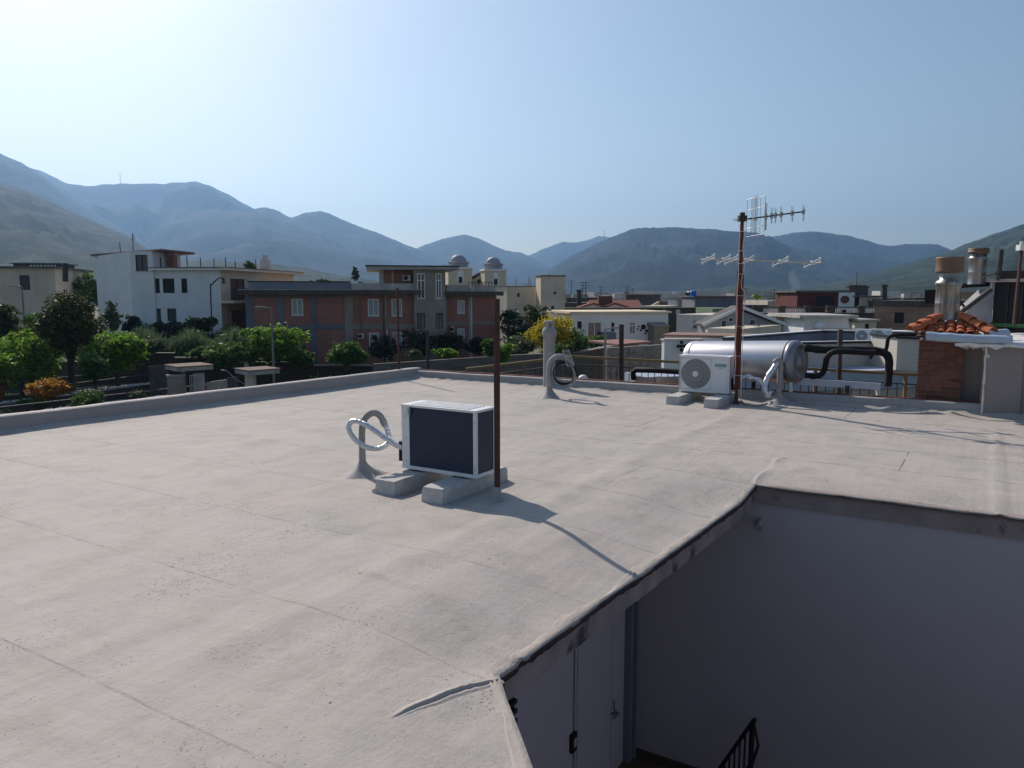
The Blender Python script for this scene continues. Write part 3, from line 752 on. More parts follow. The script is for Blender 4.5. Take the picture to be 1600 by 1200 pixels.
m=MB(); cone(m,b0,.19,.13,2,.033); m.build('flashing',M_graypipe,t)
pth=smooth_path([at(602,664,Y-.02),at(607,680,Y-.05),at(604,694,Y-.1),at(590,701,Y-.14),at(571,698,Y-.16),at(554,686,Y-.16),at(545,670,Y-.15),at(549,659,Y-.14),at(561,659,Y-.16),at(580,669,Y-.2),at(603,685,Y-.24),at(622,697,Y-.27),at(632,700,Y-.26)])
m=MB(); m.tube(pth,rad(len(pth),.023,.22,3),10); m.build('foil_pipe',M_foil,t)
# second riser with cable coil
b0=gr(858,621); Y=b0.y
t=thing('insulated_pipe','grey bent riser with a hanging black cable coil, beside the capped vent pipe','pipe',b0)
pth=smooth_path([b0,at(858,600,Y),at(858,578,Y),at(861,565,Y),at(869,558,Y),at(879,558,Y),at(887,562,Y)])
m=MB(); m.tube(pth,rad(len(pth),.046,.15,5),10); m.build('riser',M_graypipe,t)
m=MB(); cone(m,b0,.21,.17,6,.045); m.build('flashing',M_graypipe,t)
m=MB(); pth=smooth_path([at(880,560,Y-.02),at(890,565,Y-.03),at(897,578,Y-.04),at(899,590,Y-.05),at(895,600,Y-.06),at(886,605,Y-.05)]); m.tube(pth,.022,8); m.build('hose',M_graypipe,t)
m=MB()
for k in range(4):
    cx,cyy=at(881+k*.6,583,Y-.03*k),0
    pts=[]
    for i in range(25):
        a=2*math.pi*i/24; pts.append(cx+Vector((math.cos(a)*(.158+.008*k),-.05*math.sin(a)+.012*math.sin(3*a+k),math.sin(a)*(.19-.01*k))))
    m.tube(pts,.0095,6,False)
m.build('cable_coil',M_blk,t)
m=MB(); pa,pb=at(884,547,Y-.1),at(892,572,Y-.16); sx=Vector((.05,0,.004))
m.bar(pa-sx,pb-sx,.008,.014); m.bar(pa+sx,pb+sx,.008,.014)
for k in range(11):
    q=pa+(pb-pa)*k/10; m.bar(q-sx,q+sx,.013,.006)
o=m.build('slatted_bracket',M_steel,None); props(o,'small slatted metal tray tied on the bent grey riser','cable tray')
# third riser by the mast
b0=gr(1216,630); Y=b0.y
t=thing('insulated_pipe','grey riser with crumpled foil pipes between the red mast and the steel tank','pipe',b0)
pth=smooth_path([b0+Vector((0,0,-.02)),at(1217,610,Y),at(1219,585,Y),at(1219,568,Y),at(1215,563,Y-.02),at(1210,568,Y-.04)])
m=MB(); m.tube(pth,rad(len(pth),.045,.15,8),10); m.build('riser',M_graypipe,t)
m=MB(); cone(m,b0,.24,.15,9,.05); m.build('flashing',M_graypipe,t)
m=MB(); pth=smooth_path([at(1214,566,Y-.03),at(1209,576,Y-.05),at(1202,586,Y-.08),at(1197,597,Y-.1),at(1195,608,Y-.12),at(1199,617,Y-.14),at(1204,612,Y-.12)]); m.tube(pth,rad(len(pth),.045,.35,12),10); m.build('foil_pipe',M_foil,t)
m=MB(); pth=smooth_path([at(1152,592,Y+.05),at(1165,589,Y),at(1178,591,Y-.03),at(1189,598,Y-.08),at(1196,608,Y-.12)]); m.tube(pth,[.035+.01*math.sin(i*.9) for i in range(len(pth))],10); m.build('foil_pipe',M_foil,t)
m=MB(); pth=smooth_path([at(1208,612,Y-.1),gr(1206,624),gr(1197,632),gr(1180,635),gr(1165,633),gr(1156,626)]); m.tube([p+Vector((0,0,.012)) for p in pth],.012,6); m.build('cable',M_graypipe,t)
# lumps of membrane around third riser
m=MB()
for (px,py,rr) in ((1228,628,.13),(1205,632,.09),(1238,632,.10)): cone(m,gr(px,py),rr,.05,px,.02)
o=m.build('flashing',M_graypipe,t)
# ---------------- vent chimney ----------------
b0=gr(858,605); 
t=thing('vent_pipe','thick grey membrane covered vent pipe with an open cap behind the back kerb','vent pipe',b0)
Y=b0.y; z=lambda y: at(858,y,Y).z
m=MB(); m.lathe(b0,[(.16,-.03),(.115,.05),(.104,.12),(.103,.5),(.104,z(526)-b0.z)],24); m.build('pipe',M_graypipe,t)
m=MB(); m.lathe((b0.x,b0.y,0),[(.104,z(527)),(.125,z(526)),(.128,z(518)),(.118,z(515)),(.095,z(512)),(.09,z(511))],24); m.build('collar',M_graypipe,t)
m=MB()
m.lathe((b0.x,b0.y,0),[(.02,z(511)),(.02,z(504))],8)
for k in range(5):
    a=2*math.pi*(k+.15)/5; q=[]
    for i in range(4):
        aa=a+.62*i/3; q.append((math.cos(aa),math.sin(aa)))
    for i in range(3):
        (c0,s0),(c1,s1)=q[i],q[i+1]
        m.hexa([(b0.x+c0*.08,b0.y+s0*.08,z(512)),(b0.x+c0*.092,b0.y+s0*.092,z(512)),(b0.x+c1*.092,b0.y+s1*.092,z(512)),(b0.x+c1*.08,b0.y+s1*.08,z(512)),(b0.x+c0*.08,b0.y+s0*.08,z(503.5)),(b0.x+c0*.092,b0.y+s0*.092,z(503.5)),(b0.x+c1*.092,b0.y+s1*.092,z(503.5)),(b0.x+c1*.08,b0.y+s1*.08,z(503.5))])
m.lathe((b0.x,b0.y,0),[(.093,z(504)),(.099,z(503)),(.097,z(501.5)),(.02,z(501))],24)
m.build('cap',M_graypipe,t)
# ---------------- poles ----------------
b0=gr(777,783); Y=b0.y; top=at(776,467,Y)
t=thing('steel_pole','tall rusty dark red steel pole standing close in front of the near air conditioner','pole',b0)
m=MB(); m.cyl(b0+Vector((0,0,.06)),Vector((b0.x,b0.y,top.z)),.0235,12); m.build('pole',M_rust,t)
m=MB(); m.lathe(b0,[(.075,-.006),(.045,.01),(.034,.03),(.031,.09),(.027,.115)],14); m.build('pole_sleeve',M_graypipe,t)
m=MB(); cc=at(769.5,477,Y); m.tube([cc+Vector((math.cos(a)*.026,.004*math.sin(2*a),math.sin(a)*.027)) for a in [2*math.pi*i/20 for i in range(21)]],.0022,5,False)
m.tube(smooth_path([cc+Vector((.022,0,-.015)),cc+Vector((.012,-.02,-.12)),cc+Vector((.010,-.02,-.4)),cc+Vector((.012,-.02,-.9)),cc+Vector((.014,-.02,-1.3))]),.0020,5,False); m.build('wire_ring',M_rust,t)
b0=at(623,572,A1.y-.12); 
m=MB(); m.cyl(Vector((b0.x,b0.y,.1)),Vector((b0.x,b0.y,at(622,450,b0.y).z)),.022,8)
o=m.build('steel_pole',M_rust,None); props(o,'thin rusty pole at the far left corner of the roof kerb','pole')
# ---------------- antenna mast ----------------
b0=gr(1150,631); Y=b0.y; zz=lambda y: at(1155,y,Y).z
t=thing('antenna_mast','dark red television mast with a short and a long antenna beside the far air conditioner','antenna mast',b0)
m=MB(); m.cyl(b0,Vector((b0.x,b0.y,zz(600))),.024,10); m.lathe(b0,[(.07,-.01),(.035,.03),(.028,.10)],12); m.build('mast_foot',M_rust,t)
m=MB(); x,y=b0.x,b0.y
for (a_,b_) in ((-.042,-.008),(.008,.042)): m.box(x+a_,x+b_,y-.03,y+.03,zz(606),zz(424))
m.box(x-.008,x+.008,y-.018,y+.02,zz(606),zz(424))
m.build('mast_profile',M_redmast,t)
m=MB(); m.cyl((x,y,zz(470)),(x,y,zz(333)),.026,10); m.build('mast_tube',M_redmast,t)
m=MB(); m.box(x-.055,x+.055,y-.05,y+.05,zz(346),zz(337)); m.box(x-.03,x+.03,y-.03,y+.03,zz(337),zz(332)); m.tube([Vector((x-.06,y-.03,zz(343))),Vector((x-.13,y-.03,zz(342))),Vector((x-.13,y-.03,zz(345))),Vector((x-.05,y-.03,zz(345)))],.004,5); m.build('clamp_box',M_darksteel,t)
m=MB(); pts=[]
for k in range(60):
    yy=345+(628-345)*k/59; pts.append(Vector((x+.035+.022*math.sin(k*.55)*math.exp(-((k-18)/14)**2)+(.02 if k>22 else -.01),y-.04,zz(yy))))
m.tube(smooth_path(pts,2),.0045,5,False)
pts=[Vector((x-.045+.006*math.sin(k*.8),y-.04,zz(350+(600-350)*k/30))) for k in range(31)]; m.tube(pts,.004,5,False)
for yy in (362,392,412,428,462,510,556,586): m.tube([Vector((x-.05,y-.045,zz(yy))),Vector((x+.052,y-.045,zz(yy)))],.003,4)
m.build('cable',M_white,t)
# UHF antenna
pa=at(1161,343,Y-.03); pb=at(1257,330.5,Y-.45)
bm=MB(); bm.bar(pa,pb,.018); boom=bm.build('boom',M_darksteel,t)
m=MB(); m.box(pa.x+.13,pa.x+.19,pa.y-.05,pa.y+.01,pa.z-.015,pa.z+.035); m.build('dipole_box',M_white,t)
def elem(px,y0,y1,r=.004,loop=True):
    f=(px-1161)/(1257-1161); c=pa+(pb-pa)*f; m=MB()
    za=at(px,y0,c.y).z; zb_=at(px,y1,c.y).z
    m.tube([Vector((c.x-.006,c.y,za)),Vector((c.x+.006,c.y,zb_))],r,6)
    if loop: m.tube([Vector((c.x+.016,c.y+.01,za-.01)),Vector((c.x+.018,c.y+.01,zb_+.01))],r*.8,6)
    m.box(c.x-.012,c.x+.022,c.y-.012,c.y+.016,c.z-.035,c.z+.035); m.build('director',M_steel,t)
elem(1197,316,360,.006)
for px,y0,y1 in ((1206,324,350),(1212,324,349),(1221,323,348),(1238,322,347),(1255,320,346)): elem(px,y0,y1)
m=MB()
for s_ in (1,-1):
    for k in range(5):
        f=k/4; q=pa+(pb-pa)*(.15+.22*(1-f) if s_>0 else .15+.0*f)+Vector((0,(.02+.22*f)*s_,0))
        m.cyl(q+Vector((0,0,-.24)),q+Vector((0,0,.29)),.0032,5)
    for h in (-.24,-.12,.0,.14,.29):
        q0=pa+(pb-pa)*(.37 if s_>0 else .15); q1=pa+(pb-pa)*.15
        m.cyl(q0+Vector((0,.02*s_,h)),q1+Vector((0,.24*s_,h)),.0032,5)
m.build('reflector_grid',M_steel,t)
# long antenna across the mast
pa=at(1103,404.5,Y+.15); pb=at(1281,411,Y-.25)
m=MB(); m.bar(pa,pb,.03,.03); m.build('boom',M_conc,t)
ax=Vector((.10,-.8,0))
for px in (1107,1132,1144,1168,1221,1270):
    f=(px-1103)/(1281-1103); c=pa+(pb-pa)*f; m=MB()
    for dz,sg in ((.028,1),(-.028,-1)):
        a_=c+Vector((-.046,.16,dz*.9-.030)); b_=c+Vector((.046,-.16,dz*.9+.030))
        m.tube([a_,c+Vector((0,0,dz*.3)),b_],.006,6)
        m.lathe(b_,[(.002,-.02),(.016,-.015),(.016,.015),(.002,.02)],8); m.lathe(a_,[(.002,-.02),(.014,-.015),(.014,.015),(.002,.02)],8)
    m.box(c.x-.02,c.x+.02,c.y-.03,c.y+.03,c.z-.03,c.z+.03); m.build('dipole',M_white,t)
# ---------------- courtyard below the edge ----------------
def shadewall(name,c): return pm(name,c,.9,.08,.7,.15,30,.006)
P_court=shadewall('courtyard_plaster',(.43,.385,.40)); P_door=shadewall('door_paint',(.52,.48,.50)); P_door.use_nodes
FB_=Fac(W(-1.10,.06),W(7,.06))
zf=-2.95
m=MB(); m.hexa([W(-1.10,.06,zf),W(7,.06,zf),W(7,.24,zf),W(-1.10,.24,zf),W(-1.10,.06,-.215),W(7,.06,-.215),W(7,.24,-.215),W(-1.10,.24,-.215)])
t=thing('courtyard_wall','big plain grey blue plaster wall in shade below the right roof edge','wall',W(0,.06,zf))
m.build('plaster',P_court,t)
m=MB(); m.hexa([W(-1.10,.045,zf),W(7,.045,zf),W(7,.058,zf),W(-1.10,.058,zf),W(-1.10,.045,zf+.09),W(7,.045,zf+.09),W(7,.058,zf+.09),W(-1.10,.058,zf+.09)]); m.build('skirting',pm('skirt',(.10,.07,.05),.6,.2,4,0),t)
# outlet pipe in the wall
q_=FB_.hit(1190,812); c_=FB_.P(q_[0],0,q_[1]+.0)
m=MB(); d_=-EY; m.tube([c_+EY*.02,c_+d_*.13+Vector((0,0,-.035))],.028,14,False); m.tube([c_+EY*.02,c_+d_*.125+Vector((0,0,-.035))],.022,14,True)
o=m.build('drain_pipe',M_graypipe,None); props(o,'short round drain spout sticking out high on the big shaded wall','pipe')
# door wall, parallel to the diagonal edge
m=MB(); xw=-1.10
def wl(mb,u0,u1,v0,v1,z0,z1): mb.hexa([W(u0,v0,z0),W(u1,v0,z0),W(u1,v1,z0),W(u0,v1,z0),W(u0,v0,z1),W(u1,v0,z1),W(u1,v1,z1),W(u0,v1,z1)])
FD=Fac(W(xw,-5),W(xw,.04))   # facing +u ; u coordinate = v+5
def dv(px,py): a,b=FD.hit(px,py); return a-5,b
vs_=[dv(x,1000)[0] for x in (800,895,908,968,985,992,1003)]
t=thing('door_wall','shaded courtyard wall with the tall pale door under the diagonal roof edge','wall',W(xw,-1,zf))
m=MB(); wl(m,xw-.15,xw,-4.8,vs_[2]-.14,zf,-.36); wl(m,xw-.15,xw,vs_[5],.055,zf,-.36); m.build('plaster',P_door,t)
m=MB(); wl(m,xw-.14,xw-.07,vs_[2]-.14,vs_[2]-.004,zf,-.36); m.build('shadow_gap',pm('gap_shade',(.10,.105,.12),.8,.1,3,0),t)  # recessed strip given a dark colour that stands in for its shade
m=MB(); wl(m,xw-.10,xw-.05,vs_[2],vs_[4]-.02,zf,-.36);
for k in (0,): 
    wl(m,xw-.05,xw-.04,vs_[2]+.03,vs_[2]+.05,zf+.1,-.4); wl(m,xw-.05,xw-.04,vs_[3]-.06,vs_[3]-.04,zf+.1,-.4)
dr=m.build('door',P_door,t,.003)
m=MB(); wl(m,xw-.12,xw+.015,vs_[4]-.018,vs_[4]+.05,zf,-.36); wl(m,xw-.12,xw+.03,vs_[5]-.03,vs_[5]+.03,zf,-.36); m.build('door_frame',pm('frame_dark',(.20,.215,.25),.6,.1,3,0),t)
vh,zh=dv(964,1113); 
m=MB(); h0=W(xw-.045,vh,zh); m.cyl(h0,h0+EX*.06,.010,8); m.bar(h0+EX*.06,h0+EX*.06-EY*.11,.02,.018); m.lathe(h0,[(.0,0),(.034,.001),(.034,.012),(.0,.014)],14,True,EX); m.lathe(h0+Vector((0,0,.0))-EY*.0,[(.02,.012),(.02,.03)],10,True,EX)
m.box(*(lambda c: (c.x-.012,c.x+.02,c.y-.012,c.y+.02,c.z+.03,c.z+.10))(h0)); m.build('handle',M_steel,dr)
vb,zb_=dv(893,1157)
m=MB(); wl(m,xw,xw+.035,vb-.045,vb+.045,zb_-.09,zb_+.07); sw=m.build('switch_box',M_dark,t,.006)
m=MB(); wl(m,xw+.035,xw+.038,vb-.022,vb+.022,zb_-.045,zb_+.03); m.build('switch_plate',P_door,sw)
# window grille seen in the corner
va,za=dv(802,1072)
m=MB(); wl(m,xw,xw+.02,va-.50,va-.02,-1.75,-.55); g=m.build('shutter_panel',M_dark,t)
for k in range(16):
    m=MB(); z0_=-1.72+k*.073; wl(m,xw+.02,xw+.055,va-.48,va-.03,z0_,z0_+.028); m.build('slat',M_darksteel,g)
# floor of the courtyard, stair rail
m=MB(); wl(m,-1.4,7.2,-5.5,.3,zf-.25,zf); o=m.build('courtyard_floor',pm('floor_tile_brown',(.17,.10,.06),.6,.3,5,.1),None); o['kind']='structure'
m=MB(); wl(m,7.0,7.2,-5.5,.2,zf,-.1); wl(m,-1.4,7.2,-5.7,-5.5,zf,-.1); o=m.build('courtyard_wall',P_court,None); props(o,'unseen side and near walls added to keep sky light out of the courtyard','wall')  # unseen walls, added to cut sky light and darken the courtyard
t=thing('stair_railing','black iron stair railing rising from below against the big shaded wall','railing',FB_.P(3,-.4,-3))
FR=Fac(FB_.P(0,-.55,0),FB_.P(5,-.55,0))
def rp(x,y): a,b=FR.hit(x,y); return FR.P(a,0,b)
m=MB(); a_,b_=rp(1120,1207),rp(1177,1126); a2=a_-(b_-a_)*1.0; m.bar(a2,b_,.05,.03); m.bar(b_,rp(1181,1127),.05,.03); m.build('handrail',M_dark,t)
dn=Vector((0,0,-1)); a3,b3=a2+dn*.42,b_+dn*.36
m=MB(); m.bar(a3,b3,.018); m.build('lower_rail',M_dark,t)
m=MB(); m.bar(b_+dn*.01,b_+dn*1.2+Vector((-.02,0,0)),.028); m.bar(b_,b_+Vector((.05,0,-.22)),.018);m.bar(b_+Vector((.05,0,-.22)),b_+Vector((0,0,-.40)),.018); m.build('newel_post',M_dark,t)
for k in range(14):
    q=a2+(b_-a2)*(k+.5)/14; m=MB(); m.bar(q,q+dn*.41,.014); m.build('baluster',M_dark,t)
# ---------------- neighbour terrace just behind the back kerb ----------------
BL=lambda d: Fac(A1+Bout*d,B1+Bout*d)
F1=BL(.30)
# balcony floor and railing
RL0,RL1,RL2=at(728,577,14.4),at(895,557,16.2),at(1440,586,12.35)
m=MB(); fl=-.8
t=thing('balcony','narrow balcony slab behind the back kerb with the yellow railing','balcony',(RL1.x,RL1.y,fl))
poly=[A1+Bout*.2,A1+Bout*.2+Vector((.0,.3,0)),RL1,RL2,RL2+Bc*2,B1+Bout*.2+Bc*2]
m.prism([Vector((p.x,p.y,fl-.2)) for p in poly],(0,0,.2)); m.build('floor',pm('balcony_tile',(.30,.14,.10),.7,.3,5,.2),t)
t=thing('balcony_railing','yellow topped railing with thin black balusters beyond the back kerb','railing',(RL1.x,RL1.y,fl))
zr_=RL1.z
for (a,b,ps) in ((RL0,RL1,(.12,.52)),(RL1,RL2,(.17,.40,.75,.965))):
    a=Vector(a);b=Vector(b); L=(b-a).length
    m=MB(); m.bar(a,b,.05,.05); m.build('handrail',M_yel,t)
    m=MB(); m.bar(a+Vector((0,0,-.16)),b+Vector((0,0,-.16)),.03,.02); m.build('lower_rail',M_darksteel,t)
    for f in ps:
        p=a+(b-a)*f; m=MB(); m.bar(p+Vector((0,0,-.026)),p+Vector((0,0,-1.1)),.045); m.build('post',M_yel,t)
    n=int(L/.14)
    for k in range(n):
        p=a+(b-a)*(k+.5)/n; m=MB(); m.bar(p+Vector((0,0,-.17)),p+Vector((0,0,-1.0)),.014); m.build('baluster',M_darksteel,t)
# extra upright profiles in front of the railing
m=MB(); p=at(971,590,15.5); m.bar(Vector((p.x,p.y,-.8)),at(971,507,15.5),.09,.05); o=m.build('steel_post',M_darksteel); props(o,'dark upright steel post rising left of the far air conditioner','post')
m=MB(); p=at(1313,590,12.4); m.bar(Vector((p.x,p.y,-.8)),at(1313,515,12.4),.065,.05); o=m.build('steel_post',pm('grey_post',(.10,.095,.09),.6,.3,4,.2)); props(o,'grey upright post behind the black pipes right of the tank','post')
m=MB(); m.lathe(at(911,583,15.3)-Vector((0,0,.09)),[(.10,-.08),(.10,-.02),(.085,.02),(.045,.05),(0,.06)],14); o=m.build('vent_cowl',M_white); props(o,'small white round cowl behind the back kerb near the bent riser','vent')
# ---- solar water heater ----
ta=at(1090,563,12.6); tb=at(1243,565,11.45); 
t=thing('solar_water_heater','long brushed steel solar water tank lying behind the far air conditioner','water heater',(ta.x,ta.y,fl))
axv=(tb-ta).normalized(); Rr=.315
L=(tb-ta).length
m=MB(); prof=[(.02,-.16),(.20,-.15),(.28,-.125),(Rr-.004,-.09),(Rr,-.05),(Rr,L*.5),(Rr,L-.05)]
m.lathe(ta,prof,48,True,axv); m.build('tank',M_tank,t)
m=MB(); m.lathe(ta,[(Rr-.02,L-.06),(Rr+.004,L-.05),(Rr+.006,L),(Rr-.01,L+.05),(.26,L+.085),(.24,L+.09),(.235,L+.075),(.12,L+.085),(.11,L+.12),(.02,L+.125)],48,True,axv); m.build('end_cap',pm('cap_grey',(.25,.26,.29),.4,.1,3,0,metal=.5),t)
m=MB(); m.lathe(ta,[(Rr+.002,L-.075),(Rr+.003,L-.05)],48,True,axv); m.build('band',M_dark,t)
m=MB(); m.lathe(ta,[(Rr+.001,-.03),(Rr+.005,-.02),(Rr+.005,.0),(Rr+.001,.01)],48,True,axv); m.build('band',M_white,t)
Yp=11.45
def pipe(pts,r,Y0,Y1=None,name='pipe'):
    Y1=Y1 or Y0; n=len(pts); m=MB(); pp=smooth_path([at(x,y,Y0+(Y1-Y0)*i/(n-1)) for i,(x,y) in enumerate(pts)],5)
    m.tube(pp,rad(len(pp),r,.16,pts[0][0]),8); m.build(name,M_blk,t)
pipe([(1258,543),(1280,546),(1310,547),(1345,547),(1372,549),(1384,553),(1389,562),(1389,580),(1387,603)],.058,11.4,10.95)
pipe([(1258,586),(1272,588),(1283,585),(1289,575),(1292,560),(1300,551),(1318,549),(1350,551),(1368,551)],.042,11.35,11.0)
pipe([(1384,549),(1386,540),(1388,529),(1394,524),(1410,523),(1445,524)],.026,11.0,10.7)
pipe([(1360,551),(1362,556),(1360,560)],.022,11.0)
fa_=at(1225,594,11.3); fb_=at(1376,604,10.95)
m=MB(); m.bar(at(1160,590,11.9),fb_,.05,.10); m.build('frame_bar',pm('frame_blue',(.42,.46,.55),.4,.1,3,0,metal=.5),t)
for px,py in ((1236,594),(1325,600),(1373,604)):
    p=at(px,py,11.35-(px-1236)*.0028); m=MB(); m.bar(p+Vector((0,.02,-.03)),p+Vector((.05,.0,-.9)),.045); m.build('frame_leg',M_wmem if px!=1325 else M_darksteel,t)
p=at(1178,582,12.1); m=MB(); m.bar(p,Vector((p.x,p.y,fl)),.05); m.build('frame_leg',M_darksteel,t)
# collector panels left of the air conditioner (seen from their upper rear edge)
for (xa,xb) in ((992,1022),(1026,1062)):
    a,b=at(xa,588,13.3),at(xb,590,12.95); d=Vector((.45,1.0,-.55)); c=Vector((0,0,-.16))
    m=MB(); m.hexa([a+c,b+c,b+d+c,a+d+c,a,b,b+d,a+d]); m.build('collector',pm('collector_beige',(.45,.41,.34),.6,.15,4,.1),t)
m=MB(); m.tube([at(990,592,13.25),at(989,582,13.2),at(994,578,13.2),at(1030,579,13.0),at(1062,581,12.8)],.05,8); m.build('header_pipe',M_blk,t)
# ---- brick flue stack ----
ul_,_=F1.hit(1434,570); ur_,_=F1.hit(1504,570); _,ztop=F1.hit(1468,531)
wB=ur_-ul_
t=thing('brick_chimney','square red brick chimney with terracotta tiles and steel flue','chimney',F1.P(ul_,0,-.8))
m=MB(); F1.box(m,ul_+.012,ur_-.012,.012,wB-.012,-.8,ztop-.004); m.build('mortar_core',pm('mortar',(.40,.29,.23),.9,.2,8,.3),t)
brm=[pm('brick_%d'%k,c,.85,.35,14,.5,60,.004) for k,c in enumerate([(.20,.085,.06),(.24,.10,.07),(.165,.075,.055)])]
rh=.0575; nrow=int((ztop+.10)/rh); 
meshcache={}
def brick(u0,u1,d0,d1,z0,z1):
    m=MB(); F1.box(m,u0,u1,d0,d1,z0,z1); m.build('brick',rnd.choice(brm),t)
for r_ in range(nrow):
    z0=ztop-.006-(r_+1)*rh; z1=z0+rh-.009; off=(0,.125,.06,.19)[r_%4]
    x=ul_-off
    while x<ur_-.01:
        a=max(x,ul_)+.0; b=min(x+.241,ur_)
        if b-a>.03: j=rnd.uniform(-.002,.003); brick(a,b,j,.06,z0,z1)
        x+=.25
    for (s0,s1) in ((ul_,ul_+.011),(ur_-.011,ur_)):
        y=.062-off*.5
        while y<wB:
            a=max(y,.064);b=min(y+.241,wB)
            if b-a>.03: brick(s0,s1,a,b,z0,z1)
            y+=.25
# tiled hip cap
capc=F1.P((ul_+ur_)/2+.10,wB/2,0); hw=.41; ze=F1.hit(1480,520,-.15)[1]; za_=ze+.215
ctr_u=(ul_+ur_)/2+.10; ctr_d=wB/2-.02
def CPt(u,d,z): return F1.P(ctr_u+u,ctr_d+d,z)
m=MB(); m.hexa([CPt(-hw,-hw,ze-.05),CPt(hw,-hw,ze-.05),CPt(hw,hw,ze-.05),CPt(-hw,hw,ze-.05),CPt(-.1,-.1,za_-.08),CPt(.1,-.1,za_-.08),CPt(.1,.1,za_-.08),CPt(-.1,.1,za_-.08)]); m.build('cap_bed',pm('cap_mortar',(.20,.15,.13),.9,.3,8,.4),t)
def tile(p0,p1,r0,r1,up,name='roof_tile'):
    d=(p1-p0).normalized(); s=d.cross(up).normalized(); u_=s.cross(d); V=[];n=8;m=MB()
    for (p,r) in ((p0,r0),(p1,r1)):
        for rr in (r,r-.013):
            for k in range(n+1):
                a=math.pi*k/n; V.append(p+s*math.cos(a)*rr+u_*math.sin(a)*rr*.85)
    k1=n+1; fs=[]
    for k in range(n):
        fs+=[(k,k+1,2*k1+k+1,2*k1+k),(k1+k+1,k1+k,3*k1+k,3*k1+k+1),(2*k1+k,2*k1+k+1,3*k1+k+1,3*k1+k),(k+1,k,k1+k,k1+k+1)]
    m.add(V,fs,False); m.build(name,M_terra,t)
for sx,sy in ((-1,-1),(1,-1),(1,1),(-1,1)):
    top_=CPt(sx*.12,sy*.12,za_-.02); bot=CPt(sx*(hw+.06),sy*(hw+.06),ze-.0)
    for k in range(3):
        a=top_+(bot-top_)*(k/3-.03); b=top_+(bot-top_)*((k+1)/3+.04); up=Vector((0,0,1))
        tile(a+up*.012*(2-k),b+up*.03*(1),.062,.085,up,'ridge_tile')
for (ax_,sg) in (((1,0),-1),((1,0),1),((0,1),-1),((0,1),1)):
    for k in range(-3,4):
        f=k/3.5; reach=1-abs(f)
        for j in range(3):
            a0,b0_=1-(j)/3*reach*.9,1-(j+1.15)/3*reach*.9
            def q(s,lift):
                zz_=ze+(za_-ze)*(1-s)+lift
                return CPt(f*hw if ax_==(1,0) else sg*hw*s, sg*hw*s if ax_==(1,0) else f*hw, zz_)
            tile(q(b0_,-.01),q(a0+.04,.0),.045,.060,Vector((0,0,1)))
# flue
def flue(px,Y,ys,r,rc,name_t,label,ytop):
    yb,yn1,yn2,yc1,yc0=ys; c=at(px,yn1,Y)
    tt=thing('steel_flue',label,'flue',(c.x,c.y,at(px,yb,Y).z)) if label else name_t
    Z=lambda y: at(px,y,Y).z
    m=MB(); m.lathe((c.x,c.y,0),[(r*1.04,Z(yb)),(r,Z(yb)+.02),(r,Z((yb+yn1)/2)),(r*1.015,Z((yb+yn1)/2)+.004),(r,Z((yb+yn1)/2)+.01),(r*.98,Z(yn1)),(r*1.02,Z(yn1)+.005),(r*1.02,Z(yn1)+.02)],28); m.build('flue_pipe',M_flue,tt)
    m=MB(); m.lathe((c.x,c.y,0),[(r,Z(yn1)+.02),(r*1.08,Z(yn1-3)),(r*1.10,Z(yn2+5)),(r*.98,Z(yn2+2)),(r*.78,Z(yn2)),(r*.78,Z(yc1+1))],28); m.build('flue_neck',M_flue,tt)
    m=MB(); m.lathe((c.x,c.y,0),[(r*.8,Z(yc1)),(rc,Z(yc1)),(rc*1.02,Z(yc1-2)),(rc,Z(yc1-4)),(rc*.985,Z(yc0+4)),(rc*1.02,Z(yc0+2)),(rc,Z(yc0)),(rc*.9,Z(yc0)),(rc*.9,Z(yc0+3)),(.01,Z(yc0+3))],32); m.build('cowl',M_cowl,tt)
    return tt
t_=NT('flue_metal'); n_=t_.noise(3,5,.6,t_.co((4,4,.5))); t_.base(t_.mix(t_.ramp(n_,[(.35,0.),(.65,1.)]),(.42,.41,.39),(.18,.16,.14))); t_.set(.42,.7,.4); M_flue=t_.m
M_cowl=pm('cowl_brown',(.23,.15,.10),.6,.3,6,.1,metal=.15)
yf=(F1.P(ctr_u,ctr_d,0)).y
flue(1482,yf,(500,449,437,426,402),.155,.175,t,None,402)
tt=flue(1528,12.6,(444,408,399,396,388),.128,.15,None,'slim steel flue with brown cowl standing further back at the right',388)
c=at(1537,400,12.55); m=MB(); m.bar(at(1541,396,12.5),at(1535,443,12.5),.02); m.bar(at(1531,409,12.5),at(1540,409,12.5),.015); m.build('brace',M_darksteel,tt)
# ---- right side masonry, white membrane roof ----
F0=BL(.0)
g0,_=F0.hit(1538,600); g1,_=F0.hit(1597,600); _,gt=F0.hit(1565,535)
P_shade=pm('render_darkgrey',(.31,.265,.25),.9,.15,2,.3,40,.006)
t=thing('masonry_pier','tall grey rendered pier at the right end of the back kerb','pier',F0.P(g0,0,0))
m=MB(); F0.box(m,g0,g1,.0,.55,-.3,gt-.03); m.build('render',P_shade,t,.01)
m=MB(); 
for k in range(12):
    z0=gt-.06-k*(gt+.0)/12; z1=z0-(gt)/12-.01; x0=g0-.006+.01*mn.noise(Vector((k*.7,0,0))); m.tube([F0.P(x0,-.004,z0),F0.P(g0-.006+.01*mn.noise(Vector(((k+1)*.7,0,0))),-.004,z1)],.016+.008*mn.noise(Vector((k*.9,3,0))),6,False)
m.tube([F0.P(g0+.03,-.01,gt-.17),F0.P(g0+.005,-.01,gt-.19)],.03,6); m.build('paint_run',M_wmem,t)
m=MB(); F0.box(m,g0-.30,g0-.02,.45,.60,-.3,gt-.10); o=m.build('side_wall',P_shade,t)
